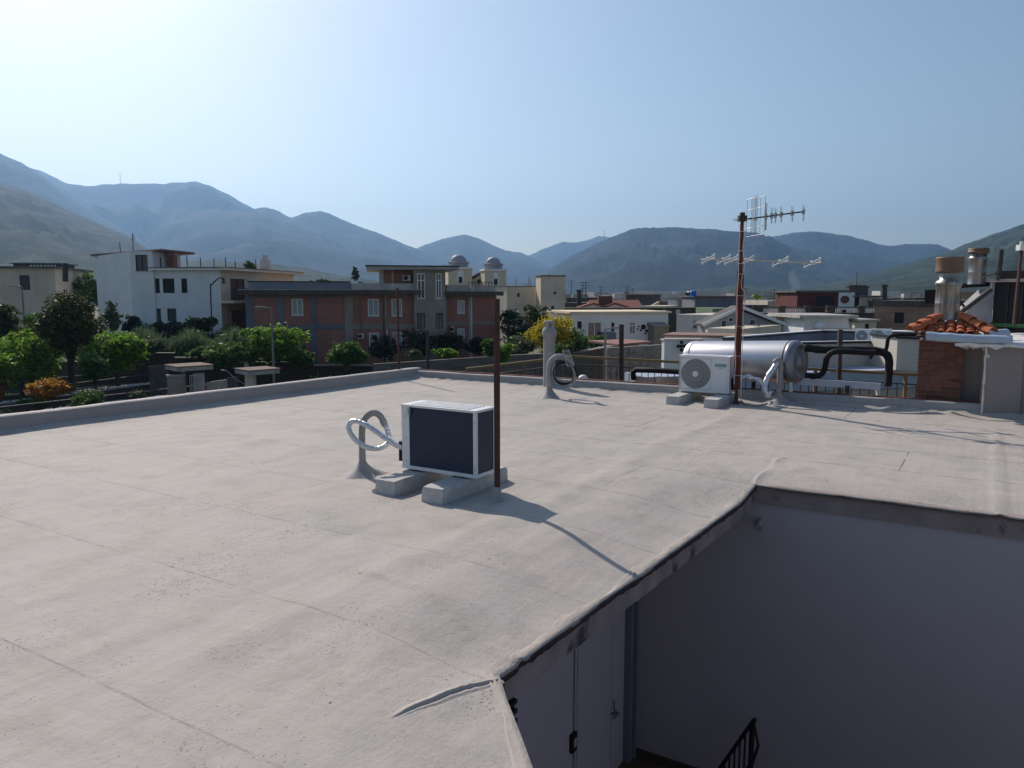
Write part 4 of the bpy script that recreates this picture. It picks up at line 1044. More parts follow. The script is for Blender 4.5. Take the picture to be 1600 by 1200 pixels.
# rear light wall in the recess and boiler box
F2=BL(1.6); r0,_=F2.hit(1500,570); r1,_=F2.hit(1545,570)
m=MB(); F2.box(m,r0-.1,r1+1,0,.1,-.8,.85); o=m.build('recess_wall',P_terr); props(o,'pale wall seen in the gap between brick chimney and grey pier','wall')
F3=BL(.75); b0_,zb0=F3.hit(1508,617); b1_,zb1=F3.hit(1528,590)
t=thing('boiler_box','small orange brown metal box with white lid in the gap by the chimney','box',F3.P(b0_,0,zb0))
m=MB(); F3.box(m,b0_,b1_,0,.25,zb0,zb1); m.build('body',pm('orange_enamel',(.42,.20,.07),.5,.15,4,.1),t,.01)
m=MB(); F3.box(m,b0_-.03,b1_+.02,-.02,.28,zb1,zb1+.05); m.build('lid',M_white,t,.008)
m=MB(); m.tube([F3.P(b1_-.07,-.02,zb1-.1),F3.P(b1_-.02,-.04,zb1-.15),F3.P(b1_-.0,-.03,zb0-.0)],.012,6); m.build('hose',M_blk,t)
# white membrane roof sheet, lumpy
def lump(name,fac,u0,u1,d0,d1,z,mat,amp,thick,n=36,mm=22,seed=0,parent=None,slope=0,drip=0):
    V=[];Q=[]
    for i in range(n+1):
        for j in range(mm+1):
            u=u0+(u1-u0)*i/n; d=d0+(d1-d0)*j/mm; q=Vector((u*4,d*4,seed))
            zz_=z+amp*mn.noise(q)+amp*.7*mn.noise(q*2.7)+slope*(d-d0)
            if j==0: d+=.05*mn.noise(Vector((u*7,seed,2))); 
            V.append(fac.P(u,d,zz_))
    for i in range(n):
        for j in range(mm): k=i*(mm+1)+j; Q.append((k,k+mm+1,k+mm+2,k+1))
    nb=len(V)
    for i in range(n+1):
        p=V[i*(mm+1)]; V.append(p+Vector((0,0,-thick-drip*max(0,mn.noise(Vector((i*.9,seed,5)))))))
    for i in range(n): Q.append((i*(mm+1),nb+i,nb+i+1,(i+1)*(mm+1)))
    return fastmesh(name,np.array([tuple(v) for v in V]),Q,mat,parent,False)
zt=gt-.02
u0,_=F0.hit(1492,538,-.06)
o=lump('white_roof',F0,u0,g1+2.0,-.07,2.6,zt,M_wmem,.022,.035,seed=3,slope=.02,drip=.08); props(o,'lumpy white coated flat roof right of the brick chimney','roof')
m=MB(); F0.box(m,g1,g1+2,.05,2.5,-.8,zt-.05); o=m.build('pier_wall',P_shade); props(o,'grey wall under the white coated roof at the far right','wall')
# ragged drips hanging under the edge
m=MB()
for k in range(16):
    uu=u0+.06+k*.022; L_=.04+.09*abs(mn.noise(Vector((k*.8,1,1)))); m.tube([F0.P(uu,.12,zt-.03),F0.P(uu+.01,.12,zt-.03-L_*.6),F0.P(uu+.005,.12,zt-.03-L_)],[.014,.010,.003],5)
o=m.build('drip',M_wmem,o)
# rolled pale blue membrane
pa,pb=F0.hit(1447,525,-.02),F0.hit(1583,519,-.02)
pts=[F0.P(pa[0]+(pb[0]-pa[0])*k/14,-.02,zt+.055+(pa[1]-zt-.055)*max(0,1-k/7)+.008*mn.noise(Vector((k*.8,0,0)))) for k in range(15)]
m=MB(); m.tube(pts,[.062+.008*mn.noise(Vector((k*1.1,2,0))) for k in range(15)],14); m.tube([pts[0]+(pts[0]-pts[1])*.02,pts[0]+(pts[0]-pts[1])*.06],.05,12)
o=m.build('rolled_membrane',M_blue); props(o,'pale blue roll of membrane lying across the chimney top and white roof','membrane roll')
m=MB(); q0=F0.hit(1545,518,.4); m.tube([F0.P(q0[0],.5,zt+.09),F0.P(q0[0]+.22,.75,zt+.10)],.07,12); o=m.build('rolled_membrane',M_blue); props(o,'short pale blue roll behind the terracotta cap','membrane roll')
# shed behind
S0=at(1551,475,12.3); S1=at(1680,475,11.2); FS=Fac(S0,S1)
zs0=FS.hit(1570,508)[1]; zs1=FS.hit(1570,441)[1]
t=thing('dark_shed','black mesh sided shed on a green base beam at the right edge','shed',FS.P(0,0,zs0))
m=MB(); FS.box(m,0,FS.L,.02,1.6,zs0-.6,zs1); m.build('body',M_dark,t)
m=MB(); FS.box(m,-.02,FS.L,-.02,.0,zs0-.03,zs0+.03); m.build('base_beam',pm('green_paint',(.05,.15,.05),.5,.2,4,.1),t)
m=MB(); FS.box(m,-.05,-.02,-.02,.02,zs0-.03,zs1+.02); m.build('corner_post',M_conc,t)
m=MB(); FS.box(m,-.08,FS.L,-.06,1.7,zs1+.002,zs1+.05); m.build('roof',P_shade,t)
for k in range(1,8): 
    m=MB(); FS.box(m,k*.22,k*.22+.012,.004,.018,zs0+.03,zs1); m.build('mesh_bar',M_darksteel,t)
m=MB(); b_=FS.hit(1568,430,.5); FS.box(m,b_[0],b_[0]+.5,.3,.7,zs1+.055,FS.hit(1568,424,.5)[1]); o=m.build('water_box',M_dark); props(o,'small black box on top of the dark shed','box')
wa=[at(1487,508,12.5),at(1550,508,12.3),at(1550,453,12.3),at(1548,452,12.3)]
m=MB(); m.prism(wa,(.02,.35,0)); o=m.build('leaning_panel',pm('panel_smoke',(.36,.37,.40),.7,.6,1.8,.1,c2=(.15,.15,.16))); props(o,'triangular pale grey side wall left of the black shed','wall')
m=MB(); m.bar(at(1482,503,12.2),at(1549,452,12.1),.05,.06); m.bar(at(1478,460,12.3),at(1500,478,12.3),.03); m.bar(at(1497,470,12.3),at(1508,480,12.3),.03); o=m.build('brace',M_darksteel,o)
m=MB(); m.hexa([at(1470,452,13.2),at(1552,447,12.5),at(1552,447,13.8),at(1470,452,14.4),at(1470,446,13.2),at(1552,440,12.5),at(1552,440,13.8),at(1470,446,14.4)]); m.bar(at(1497,452,13),at(1497,475,13),.06); o=m.build('shed_roof',M_dark); props(o,'thin dark sloping roof sheet behind the steel flue','roof')
m=MB(); m.bar(at(1478,462,13.5),at(1525,462,13.2),.25,.12); m.bar(at(1510,480,13.3),at(1530,462,13.3),.12); o=m.build('ledge',P_beige,None); props(o,'short beige ledge under the thin dark roof behind the flue','ledge')
m=MB(); m.hexa([at(1445,474,14.5),at(1468,474,14.5),at(1468,474,15),at(1445,474,15),at(1445,453,14.5),at(1468,452,14.5),at(1468,452,15),at(1445,453,15)]); o=m.build('water_box',pm('dark_box',(.05,.035,.035),.7,.2,3,.1)); props(o,'square dark brown box left of the tall steel flue','box')
t=thing('steel_pole','short dark steel pole right of the slim flue','pole',at(1561,437,12.2)); m=MB(); m.cyl(at(1560,438,12.2),at(1565,390,12.2),.035,8); m.build('pole',M_darksteel,t)
m=MB(); m.tube(smooth_path([at(1536,436,12.3),at(1543,430,12.3),at(1556,428,12.2),at(1562,429,12.2)]),.012,6); m.build('cable',M_darksteel,t)
m=MB(); m.bar(at(1584,507,11.2),at(1596,390,11.2),.032); po=m.build('steel_pole',M_rust); props(po,'leaning thin brown pole with a white fitting in front of the black shed','pole')
m=MB(); c=at(1596,388,11.2); m.box(c.x-.05,c.x+.05,c.y-.05,c.y+.05,c.z-.03,c.z+.05); m.cyl(c+Vector((0,0,.05)),c+Vector((0,0,.10)),.025,8); m.build('fitting',M_white,po)

# ---------------- white walled terrace building beyond ----------------
TY=22.0
G0=at(1050,540,19.5); G1=at(1352,540,TY); 
FG=Fac(at(1085,540,20.6),at(1360,540,22.0))
def zat(y,Y): return CAMH+ray(800,y).z/ray(800,y).y*Y
t=thing('terrace_building','flat roofed building with pale grey roof walls and two air conditioners','building',FG.P(0,0,GZ))
zt1=zat(536,22); zb1=zat(571,22)
m=MB(); FG.box(m,0,FG.L,0,.15,zb1,zt1); 
FH=Fac(FG.P(FG.L,0,0),at(1402,540,20.6)); FH.box(m,0,FH.L,0,.15,zb1,zat(528,20.6))
FI=Fac(FH.P(FH.L,0,0),at(1470,540,19.8)); FI.box(m,0,FI.L,0,.15,zb1,zat(530,20.2)); m.build('front_wall',P_terr,t)
m=MB(); FG.box(m,-.1,FG.L,-.05,.2,zt1+.002,zt1+.05); FH.box(m,0,FH.L,-.05,.2,zat(528,20.6)+.002,zat(528,20.6)+.045); FI.box(m,0,FI.L,-.05,.2,zat(530,20.2)+.002,zat(530,20.2)+.05); m.build('coping',M_dark,t)
m=MB(); FG.box(m,-.1,FG.L,.0,.12,zt1+.052,zt1+.075); m.build('coping_cap',P_white,t)
# rear wall, L shape
FJ=facp(1140,27.5,1290,33); FK=facp(1290,33,1480,31)
zj=zat(519,33)
m=MB(); FJ.box(m,0,FJ.L,0,.2,-1.5,zj); FK.box(m,0,FK.L,0,.2,-1.5,zj); m.build('rear_wall',P_blueg,t)
m=MB(); FJ.box(m,0,FJ.L+.02,-.05,.25,zj+.002,zj+.06); FK.box(m,0,FK.L,-.05,.25,zj+.002,zj+.06); m.build('coping',M_dark,t)
m=MB(); FJ.box(m,0,FJ.L+.02,.0,.2,zj+.062,zj+.10); FK.box(m,0,FK.L,.0,.2,zj+.062,zj+.10); m.build('coping_cap',P_white,t)
m=MB(); m.prism([Vector((p.x,p.y,-.6)) for p in (FG.P(.1,.2,0),FG.P(FG.L+5,.2,0),FK.P(FK.L,-.1,0),FK.P(0,-.1,0),FJ.P(0,-.1,0))],(0,0,.1)); m.build('roof_floor',pm('blue_roof',(.33,.37,.44),.8,.15,1,.2),t)
m=MB(); FG.box(m,-2,FG.L+5,-1.3,0,zb1-.5,zb1); m.build('ledge',pm('blue_ledge',(.36,.42,.52),.8,.1,1,.1),t)
m=MB(); FG.box(m,-2,FG.L+6,-1.25,-.02,GZ,zb1-.52); m.build('body',P_pale,t)
# two wall AC units on it
for px,lab in ((1351,'left of the two air conditioners behind the grey terrace wall'),(1377,'right of the two air conditioners behind the grey terrace wall')):
    cc=FK.hit(px,535,-.4); a_=copytree(ac); a_['label']='small white unit, '+lab; a_['group']='air conditioners on the terrace building'
    a_.location=FK.P(cc[0],-.4,cc[1]); a_.rotation_euler=(0,0,math.atan2(FK.u.y,FK.u.x)); 
# ---------------- background buildings ----------------
def wall_holes(mb,f,u0,u1,z0,z1,holes,dep=.16):
    us=sorted(set([u0,u1]+[x for h in holes for x in (h[0],h[1])])); zs=sorted(set([z0,z1]+[x for h in holes for x in (h[2],h[3])]))
    us=[u for u in us if u0<=u<=u1]; zs=[z for z in zs if z0<=z<=z1]
    for i in range(len(us)-1):
        for j in range(len(zs)-1):
            uc=(us[i]+us[i+1])/2; zc=(zs[j]+zs[j+1])/2
            if any(h[0]<uc<h[1] and h[2]<zc<h[3] for h in holes): continue
            mb.add([f.P(us[i],0,zs[j]),f.P(us[i+1],0,zs[j]),f.P(us[i+1],0,zs[j+1]),f.P(us[i],0,zs[j+1])],[(0,1,2,3)])
    for (a,b,c,d) in holes:
        P=f.P; mb.add([P(a,0,c),P(b,0,c),P(b,0,d),P(a,0,d),P(a,dep,c),P(b,dep,c),P(b,dep,d),P(a,dep,d)],[(0,4,5,1),(1,5,6,2),(2,6,7,3),(3,7,4,0)])
def hr(f,r):   # pixel rect -> (u0,u1,z0,z1)
    x0,y0,x1,y1=r; a=f.hit(x0,y1); b=f.hit(x1,y0); return (min(a[0],b[0]),max(a[0],b[0]),min(a[1],b[1]),max(a[1],b[1]))
def window(f,h,t,fm,gm,mull=1,fw=.07,sill=None,name='window',trans=0,dep=.12):
    a,b,c,d=h; m=MB(); q=.003
    f.box(m,a+q,a+fw,.02,dep,c+q,d-q); f.box(m,b-fw,b-q,.02,dep,c+q,d-q); f.box(m,a+fw,b-fw,.02,dep,c+q,c+fw); f.box(m,a+fw,b-fw,.02,dep,d-fw,d-q)
    for k in range(mull):
        x=a+(b-a)*(k+1)/(mull+1); f.box(m,x-fw*.45,x+fw*.45,.03,dep,c+fw,d-fw)
    if trans: zt_=c+(d-c)*trans; f.box(m,a+fw,b-fw,.025,dep,zt_-fw*.5,zt_+fw*.5)
    w_=m.build(name,fm,t)
    m=MB(); f.box(m,a+fw*.5,b-fw*.5,dep*.75,dep*.9,c+fw*.5,d-fw*.5); m.build('pane',gm,w_)
    if sill: m=MB(); f.box(m,a-.08,b+.08,-.06,.02,c-.07,c-.002); m.build('sill',sill,w_)
    return w_
def building(label,f,z0,z1,mat,depth,wins=(),roof=None,ov=.3,rt=.15,cat='building',name='house',u0=0,u1=None,t=None,wname='wall'):
    u1=u1 if u1 is not None else f.L
    if t is None: t=thing(name,label,cat,f.P(0,0,z0))
    holes=[hr(f,w_[0]) for w_ in wins]
    m=MB(); wall_holes(m,f,u0,u1,z0,z1,holes); 
    P=f.P; a=[P(u0,0,z0),P(u1,0,z0),P(u1,depth,z0),P(u0,depth,z0),P(u0,0,z1),P(u1,0,z1),P(u1,depth,z1),P(u0,depth,z1)]
    m.add(a,[(1,2,6,5),(2,3,7,6),(3,0,4,7),(4,5,6,7)]); 
    m.build(wname,mat,t)
    m=MB(); 
    if holes: f.box(m,u0+.05,u1-.05,.162,.2,z0,z1-.05); m.build('inner_wall',M_dark,t)
    for (r,kind),h in zip([(w_[0],w_[1]) for w_ in wins],holes):
        if kind=='white': window(f,h,t,M_white,M_curt,1,.08,P_pale)
        elif kind=='white2': window(f,h,t,M_white,M_glass,1,.08,None,trans=.72)
        elif kind=='dark': window(f,h,t,M_darksteel,M_glass,1,.06,P_pale)
        elif kind=='hole': window(f,h,t,M_darksteel,M_dark,0,.05,None)
        elif kind=='red': window(f,h,t,M_darkredp,M_darkredp,1,.07,None,'shutter')
        elif kind=='door': window(f,h,t,M_white,M_glass,1,.07,None,'door')
        elif kind=='shut': 
            w_=window(f,h,t,M_shutter,M_shutter,0,.06,None,'shutter')
    if roof:
        m=MB(); f.box(m,u0-ov,u1+ov,-ov,depth+ov,z1+.002,z1+rt); m.build('roof',roof,t)
    return t
M_darkredp=pm('dark_red_paint',(.16,.055,.035),.6,.2,4,.1); M_shutter=pm('shutter_dark',(.07,.075,.08),.7,.2,4,.2)
def Z(y,Y): return zat(y,Y)
# --- brick house ---
FM=facp(388,60,655,62.4); zc=Z(460,60); zg=-4.6
W_=[((456,467,473,493),'white'),((575,467,592,494),'white'),((612,467,628,494),'white'),((577,520,592,545),'white'),((614,519,628,543),'white')]
# lower windows are two separate
t=building('long two storey red brick house with grey concrete frame and raised stair tower',FM,zg,zc,B_red,11,W_)
gcol=P_blueg
def fr(x0,y0,x1,y1,mat,f=FM,d0=-.06,d1=-.003,nm='concrete_frame'):
    h=hr(f,(x0,y0,x1,y1)); m=MB(); f.box(m,h[0],h[1],d0,d1,h[2],h[3]); return m.build(nm,mat,t)
fr(388,463,395,585,P_blueg); fr(437,463,443,585,P_blueg); fr(488,463,494,506.5,P_blueg); fr(488,515.5,494,600,P_blueg); fr(541,460.5,551,590,P_grey,d0=-.10)
fr(395.2,506.8,540.8,515.2,P_blueg,d0=-.055); fr(551.2,507.2,598.8,514.5,P_grey); fr(599,463,604,575,P_grey); fr(604.2,507,654,514,P_grey,d0=-.055)
fr(395.2,461,540.8,464.5,P_blueg,d0=-.05); fr(551.2,461,653,463,P_grey,d0=-.05)
h=hr(FM,(375,453,655,460)); m=MB(); FM.box(m,h[0],h[1]+.1,-.9,1.5,zc+.004,zc+.33); m.build('eave_slab',P_dark,t)
m=MB(); FM.box(m,h[0]-.02,h[1]+.12,-.94,1.5,zc+.334,zc+.40); m.build('eave_edge',P_pale,t)
h=hr(FM,(389,441,547,453)); m=MB(); FM.box(m,h[0],h[1],-.30,11,zc+.41,h[3]); m.build('parapet',pm('parapet_blue',(.15,.165,.22),.9,.4,.6,.3,20,.01,c2=(.24,.25,.28)),t)
h2=hr(FM,(548,443,652,453)); m=MB(); FM.box(m,h[1]+.05,h2[1],-.30,11,zc+.41,h2[3]); m.build('parapet',P_pale,t)
m=MB(); FM.box(m,h[0]-.1,h[1],-.36,.2,h[3]+.004,h[3]+.07); m.build('parapet_cap',M_dark,t)
# downpipes & wall ac boxes
for x,y0,y1,mt_ in ((599,460,578,M_darkredp),(563,468,520,M_yel),(604.6,515,575,M_wmem)):
    m=MB(); a=FM.hit(x,y0,-.12); b=FM.hit(x,y1,-.12); m.cyl(FM.P(a[0],-.12,a[1]),FM.P(a[0],-.12,b[1]),.05,6); m.build('downpipe',mt_,t)
def wallac(f,x0,y0,x1,y1,tt,lab):
    h=hr(f,(x0,y0,x1,y1)); u=thing('air_conditioner',lab,'air conditioner',f.P(h[0],-.4,h[2])); m=MB(); f.box(m,h[0],h[1],-.42,-.06,h[2],h[3]); m.build('casing',M_casing,u,.02)
    m=MB(); c=f.P(h[0]+(h[1]-h[0])*.38,-.43,(h[2]+h[3])/2); m.lathe(c,[(.01,-.01),((h[3]-h[2])*.40,-.005),((h[3]-h[2])*.40,.02)],20,True,f.n); m.build('fan',M_dark,u)
    m=MB(); f.box(m,h[0]+.05,h[0]+.1,-.4,-.0,h[2]-.06,h[2]-.004); f.box(m,h[1]-.1,h[1]-.05,-.4,-.0,h[2]-.06,h[2]-.004); m.build('bracket',M_steel,u)
wallac(FM,560,521,568,529,t,'tiny white unit low on the brick house left part, under the yellowish pipe')
# upper brick storey + stair tower + roof slab
FU=Fac(FM.P(FM.hit(595,440)[0],.9,0),FM.P(FM.hit(646,440)[0],.9,0))
zu=FU.hit(620,422)[1]
m=MB(); FU.box(m,0,FU.L,0,7,zc+.3,zu); m.build('upper_storey',B_red,t)
m=MB(); FU.box(m,-.12,.25,-.08,.2,zc+.3,zu); q=FU.hit(612,430)[0]; FU.box(m,q,q+.14,-.06,-.01,zc+.3,zu); m.build('concrete_frame',P_pale,t)
wallac(FU,629,430,641,439,t,'white air conditioner high on the upper brick storey of the brick house')
FT=Fac(FM.P(FM.hit(646,450)[0],-.5,0),FM.P(FM.hit(646,450)[0]+2.45,-.5,0)); 
k=FT.hit(696,450)[0]; FT=Fac(FT.P(0,0,0),FT.P(k,0,0)); tw=t
wins=[((652,427,664,467),'white2'),((681,427,690,467),'white2'),((652,489,664,514),'dark'),((681,489,692,514),'dark')]
building('',FT,zg,zu,P_grey,8,wins,None,t=t,wname='stair_tower')
for w_ in wins[:2]: pass
a=FU.P(-1.0,-1.0,0); m=MB()
m.hexa([FU.P(-1.1,-.9,zu+.003),FT.P(FT.L+1.0,-.9,zu+.003),FT.P(FT.L+1.0,7.6,zu+.003),FU.P(-1.1,7.6,zu+.003),FU.P(-1.1,-.9,zu+.28),FT.P(FT.L+1.0,-.9,zu+.22),FT.P(FT.L+1.0,7.6,zu+.5),FU.P(-1.1,7.6,zu+.5)]); m.build('tower_roof',P_pale,t)
m=MB(); m.hexa([FU.P(-1.2,-1.0,zu+.285),FT.P(FT.L+1.1,-1.0,zu+.225),FT.P(FT.L+1.1,7.8,zu+.505),FU.P(-1.2,7.8,zu+.505),FU.P(-1.2,-1.0,zu+.36),FT.P(FT.L+1.1,-1.0,zu+.30),FT.P(FT.L+1.1,7.8,zu+.58),FU.P(-1.2,7.8,zu+.58)]); m.build('roof_felt',M_dark,t)
FRr=Fac(FM.P(FM.hit(697,460)[0],.3,0),FM.P(FM.hit(776,460)[0],.3,0))
zr2=FRr.hit(740,462)[1]
t2=building('right wing of the brick house with one white framed window above another, right of the stair tower',FRr,zg,zr2,B_red,11,[((715,469,726,490),'white'),((715,513,726,534),'white')])
t2['label']='right wing of the red brick house, two white windows one above the other'
bak=t; t=t2
for a4 in ((696.5,463,697.8,570),(732.5,463,735.2,570),(773.5,463,776,570)): fr(*a4,P_pale,FRr)
fr(698,503,732.3,508.5,P_grey,FRr,-.055); fr(735.4,501.5,773.3,507.5,P_grey,FRr,-.055); fr(697,463,776,465,P_grey,FRr,-.05)
h=hr(FRr,(693,455,784,462)); m=MB(); FRr.box(m,h[0],h[1],-.9,2,zr2+.004,zr2+.28); m.build('eave_slab',P_dark,t2); m=MB(); FRr.box(m,h[0],h[1]+.05,-.94,2,zr2+.284,zr2+.34); m.build('eave_edge',M_slab,t2)
h=hr(FRr,(697,445,731,455)); m=MB(); FRr.box(m,h[0],h[1],-.3,10,zr2+.35,h[3]); m.build('parapet',P_pale,t2)
h=hr(FRr,(732,446,773,455)); m=MB(); FRr.box(m,h[0],h[1],-.3,10,zr2+.35,h[3]-.15); m.build('parapet',P_pale,t2)
for k in range(9): m=MB(); u_=h[0]+(h[1]-h[0])*k/8; m.bar(FRr.P(u_,-.2,h[3]-.15),FRr.P(u_,-.2,h[3]+.25),.05); m.build('rail_post',M_darksteel,t2)
m=MB(); m.bar(FRr.P(h[0],-.2,h[3]+.26),FRr.P(h[1],-.2,h[3]+.26),.05); m.build('rail',M_darksteel,t2)
m=MB(); a=FRr.hit(736.5,460,-.1); m.cyl(FRr.P(a[0],-.12,zr2),FRr.P(a[0],-.12,zg),.06,6); m.build('downpipe',M_wmem,t2)
wallac(FRr,703,510,709,518,t2,'tiny white unit on the right wing of the brick house, beside its lower window')
# --- white house left ---
zgH=-2.9
FA=facp(208,65.2,345,64.5); zt_=Z(423,65.5)
t=building('tall white painted house in blue shade with stair tower and cream side',FA,zgH,zt_,P_white,12,[((239,435,249,458),'hole'),((255,435,272,458),'hole'),((284,435,292,458),'hole'),((242,482,251,505),'shut'),((262,482,275,502),'shut'),((217,453,233,480),'dark')])
tH=t
FCr=Fac(FA.P(FA.L,0,0),at(460,460,79)); 
building('',FCr,zgH,zt_,P_cream,5.5,[((361,436,382,471),'red'),((359,483,392,530),'red')],t=t,wname='cream_wall')
m=MB(); FA.box(m,1.7,FA.L+.1,-.35,12.4,zt_+.004,zt_+.2); m.build('roof',P_white,t)
m=MB(); FCr.box(m,-.3,FCr.L+.5,-.8,5.4,zt_+.006,zt_+.22); m.build('roof',P_cream,t)
m=MB(); FA.box(m,1.7,FA.L+.1,-.4,12.4,zt_+.204,zt_+.27); FCr.box(m,-.3,FCr.L+.5,-.85,5.4,zt_+.226,zt_+.28); m.build('roof_edge',pm('roof_edge_red',(.22,.12,.09),.8,.3,3,.1),t)
FTw=Fac(FA.P(0,-.15,0),FA.P(1.98,-.15,0)); ztw=Z(394,66)
building('',FTw,zt_-1.8,ztw,P_white,4.5,[((212.5,398,230,423),'dark')],t=t,wname='stair_tower')
m=MB(); FTw.box(m,0,FTw.L,.0,4,zgH,zt_-1.80); m.build('stair_tower',P_white,t)
FTl=Fac(at(152,460,73),FTw.P(-.003,0,0)); m=MB(); FTl.box(m,0,FTl.L,0,4,zgH,ztw-.003); m.build('side_wall',P_white,t)
m=MB(); m.hexa([FTl.P(-.3,-.3,ztw+.003),FTw.P(FTw.L+1.1,-.5,ztw+.003),FTw.P(FTw.L+1.1,5,ztw+.003),FTl.P(-.3,5,ztw+.003),FTl.P(-.3,-.3,ztw+.18),FTw.P(FTw.L+1.1,-.5,ztw+.18),FTw.P(FTw.L+1.1,5,ztw+.18),FTl.P(-.3,5,ztw+.18)]); m.build('tower_roof',pm('roof_edge_red',(.2,.1,.1)),t)
for i,x in enumerate((251,252,266,293,314,335,353,368,386,400,412)):
    y=65 if x<345 else 65+(x-345)*.12; b_=at(x,424,y+1); m=MB(); m.bar(Vector((b_.x,b_.y,zt_+.1)),Vector((b_.x,b_.y,zt_+rnd.uniform(.8,1.35))),.06); m.build('roof_rod',M_darksteel,t)
m=MB(); a=at(270,420,67); m.box(a.x-.3,a.x+.3,a.y-.3,a.y+.3,zt_+.2,zt_+1.35); ch=m.build('chimney',B_red,t); m=MB(); m.box(a.x-.36,a.x+.36,a.y-.36,a.y+.36,zt_+1.352,zt_+1.5); m.build('chimney_cap',P_pale,ch)
m=MB(); a=at(415,420,72); m.box(a.x-.4,a.x+.4,a.y-.3,a.y+.3,zt_+.2,zt_+1.2); m.box(a.x-.22,a.x+.22,a.y-.2,a.y+.2,zt_+1.2,zt_+1.6); m.build('chimney',P_pink,t)
for x,y0,y1 in ((188,392,379),(208,390,364)):
    b_=at(x,y0,68); m=MB(); m.bar(Vector((b_.x,b_.y,ztw)),at(x-1,y1,68),.05); 
    if x==208: 
        for q in range(3): m.bar(at(205,369+q*3,68),at(211,368+q*3,68),.04)
    m.build('aerial',M_darksteel,t)
# balcony on the cream side
hb=FCr.hit(350,470,-1.0); zb_=hb[1]
m=MB(); FCr.box(m,.0,8.5,-1.1,-.01,zb_-.22,zb_); bal=m.build('balcony',P_cream,t)
m=MB(); m.bar(FCr.P(.05,-1.05,zb_+1.0),FCr.P(8.4,-1.05,zb_+1.0),.06)
m.build('balcony_rail',M_darksteel,bal)
m=MB()
for k in range(60): m.bar(FCr.P(.1+k*.14,-1.05,zb_+.05),FCr.P(.1+k*.14,-1.05,zb_+.98),.03)
m.build('balcony_bars',M_darksteel,bal)
# --- beige house far left ---
FL_=facp(-60,72,88,74); zl=Z(419,73)
building('low beige house with one dark shuttered window at the far left',FL_,-2.9,zl,P_beige,12,[((32,430,46,453),'shut')],M_slab,.4,.18)
F5=facp(24,84,96,85); building('dark rooftop shed with a striped white front above the beige house',F5,Z(421,84)-1,Z(412,84),P_dark,5,[],M_slab,.3,.1,name='roof_shed')
for k in range(8):
    h=hr(F5,(47+k*5.4,414,50+k*5.4,419)); m=MB(); F5.box(m,h[0],h[1],-.08,-.01,h[2],h[3]); m.build('white_slat',P_white,[o for o in COL.objects if o.name.startswith('roof_shed')][-1])
F5=facp(94,92,124,93); building('small reddish house wall behind the round dark tree',F5,-2.9,Z(426,92),P_darkred,8,[],P_pale,.4,.15)
m=MB(); m.cyl(at(102,440,66),at(102,411,66),.22,10); o=m.build('flue_pipe',M_darksteel); props(o,'dark pipe chimney standing above the round dark tree','pipe')
# --- church ---
CY=150
t=thing('church','cream church with two domed bell towers and a red roofed gable between','church',at(748,460,CY))
def ctower(x0,x1,ytop,Yd):
    f=facp(x0,Yd,x1,Yd+1); s=f.L; z1=Z(ytop,Yd)
    xm=(x0+x1)/2; hs=[hr(f,(xm-3,ytop+8,xm+3,ytop+22)),hr(f,(xm-3,ytop+36,xm+3,ytop+50))]
    m=MB(); f.box(m,0,s,0.3,s,GZ,z1); wall_holes(m,f,0,s,GZ,z1,hs,.3); tw=m.build('bell_tower',P_cream2,t)
    m=MB(); f.box(m,-.2,s+.2,-.2,s+.2,z1+.01,z1+.35); f.box(m,-.15,s+.15,-.15,s+.15,Z(ytop+28,Yd)-.15,Z(ytop+28,Yd)+.15); m.build('cornice',P_white,tw)
    for h_ in hs:
        m=MB(); f.box(m,h_[0],h_[1],.2,.29,h_[2],h_[3]); m.build('belfry_opening',M_dark,tw)
        m=MB(); f.box(m,h_[0]-.25,h_[0]-.01,-.08,-.01,h_[2],h_[3]); f.box(m,h_[1]+.01,h_[1]+.25,-.08,-.01,h_[2],h_[3]); c=f.P((h_[0]+h_[1])/2,-.08,h_[3]); r=(h_[1]-h_[0])/2
        m.lathe(c,[(r,0),(r+.25,0),(r+.25,.07),(r,.07)],16,True,f.n); m.build('window_surround',P_white,tw)
    c=f.P(s/2,s/2,z1+.35); r=s*.36
    m=MB(); m.lathe(c,[(r*1.15,0),(r*1.15,.7),(r*1.3,.75),(r*1.3,1.05),(r*1.0,1.12)],16,False); m.build('drum',P_domeg,tw)
    m=MB(); m.lathe(c,[(r*.95*math.cos(a),1.12+r*.85*math.sin(a)) for a in [k*math.pi/2/8 for k in range(8)]]+[(.01,1.12+r*.85)],24); m.build('dome',P_domeg,tw)
P_cream2=pm('church_cream',(.60,.54,.40),.9,.1,.3,.1); P_domeg=pm('dome_grey',(.32,.32,.36),.6,.15,.5,.1)
ctower(701,738,420,150); ctower(758,791,423,147)
f=facp(733,152,765,152); zE=Z(440,152); zA=Z(430,152); 
m=MB(); m.prism([f.P(0,0,GZ),f.P(f.L,0,GZ),f.P(f.L,0,zE),f.P(f.L/2,0,zA),f.P(0,0,zE)],f.n*14); na=m.build('nave',P_cream2,t)
m=MB(); m.lathe(f.P(f.L/2,-.1,Z(440,152)),[(.01,0),(.45,0),(.45,.08)],14,True,f.n); m.build('round_window',M_dark,na)
for sg in (0,1):
    a=f.P(f.L/2,-.5,zA+.25); b=f.P(-.8 if sg==0 else f.L+.8,-.5,zE-.1); m=MB(); m.hexa([a,b,b+f.n*15,a+f.n*15,a+Vector((0,0,.3)),b+Vector((0,0,.3)),b+f.n*15+Vector((0,0,.3)),a+f.n*15+Vector((0,0,.3))]); m.build('nave_roof',M_tileroof,t)
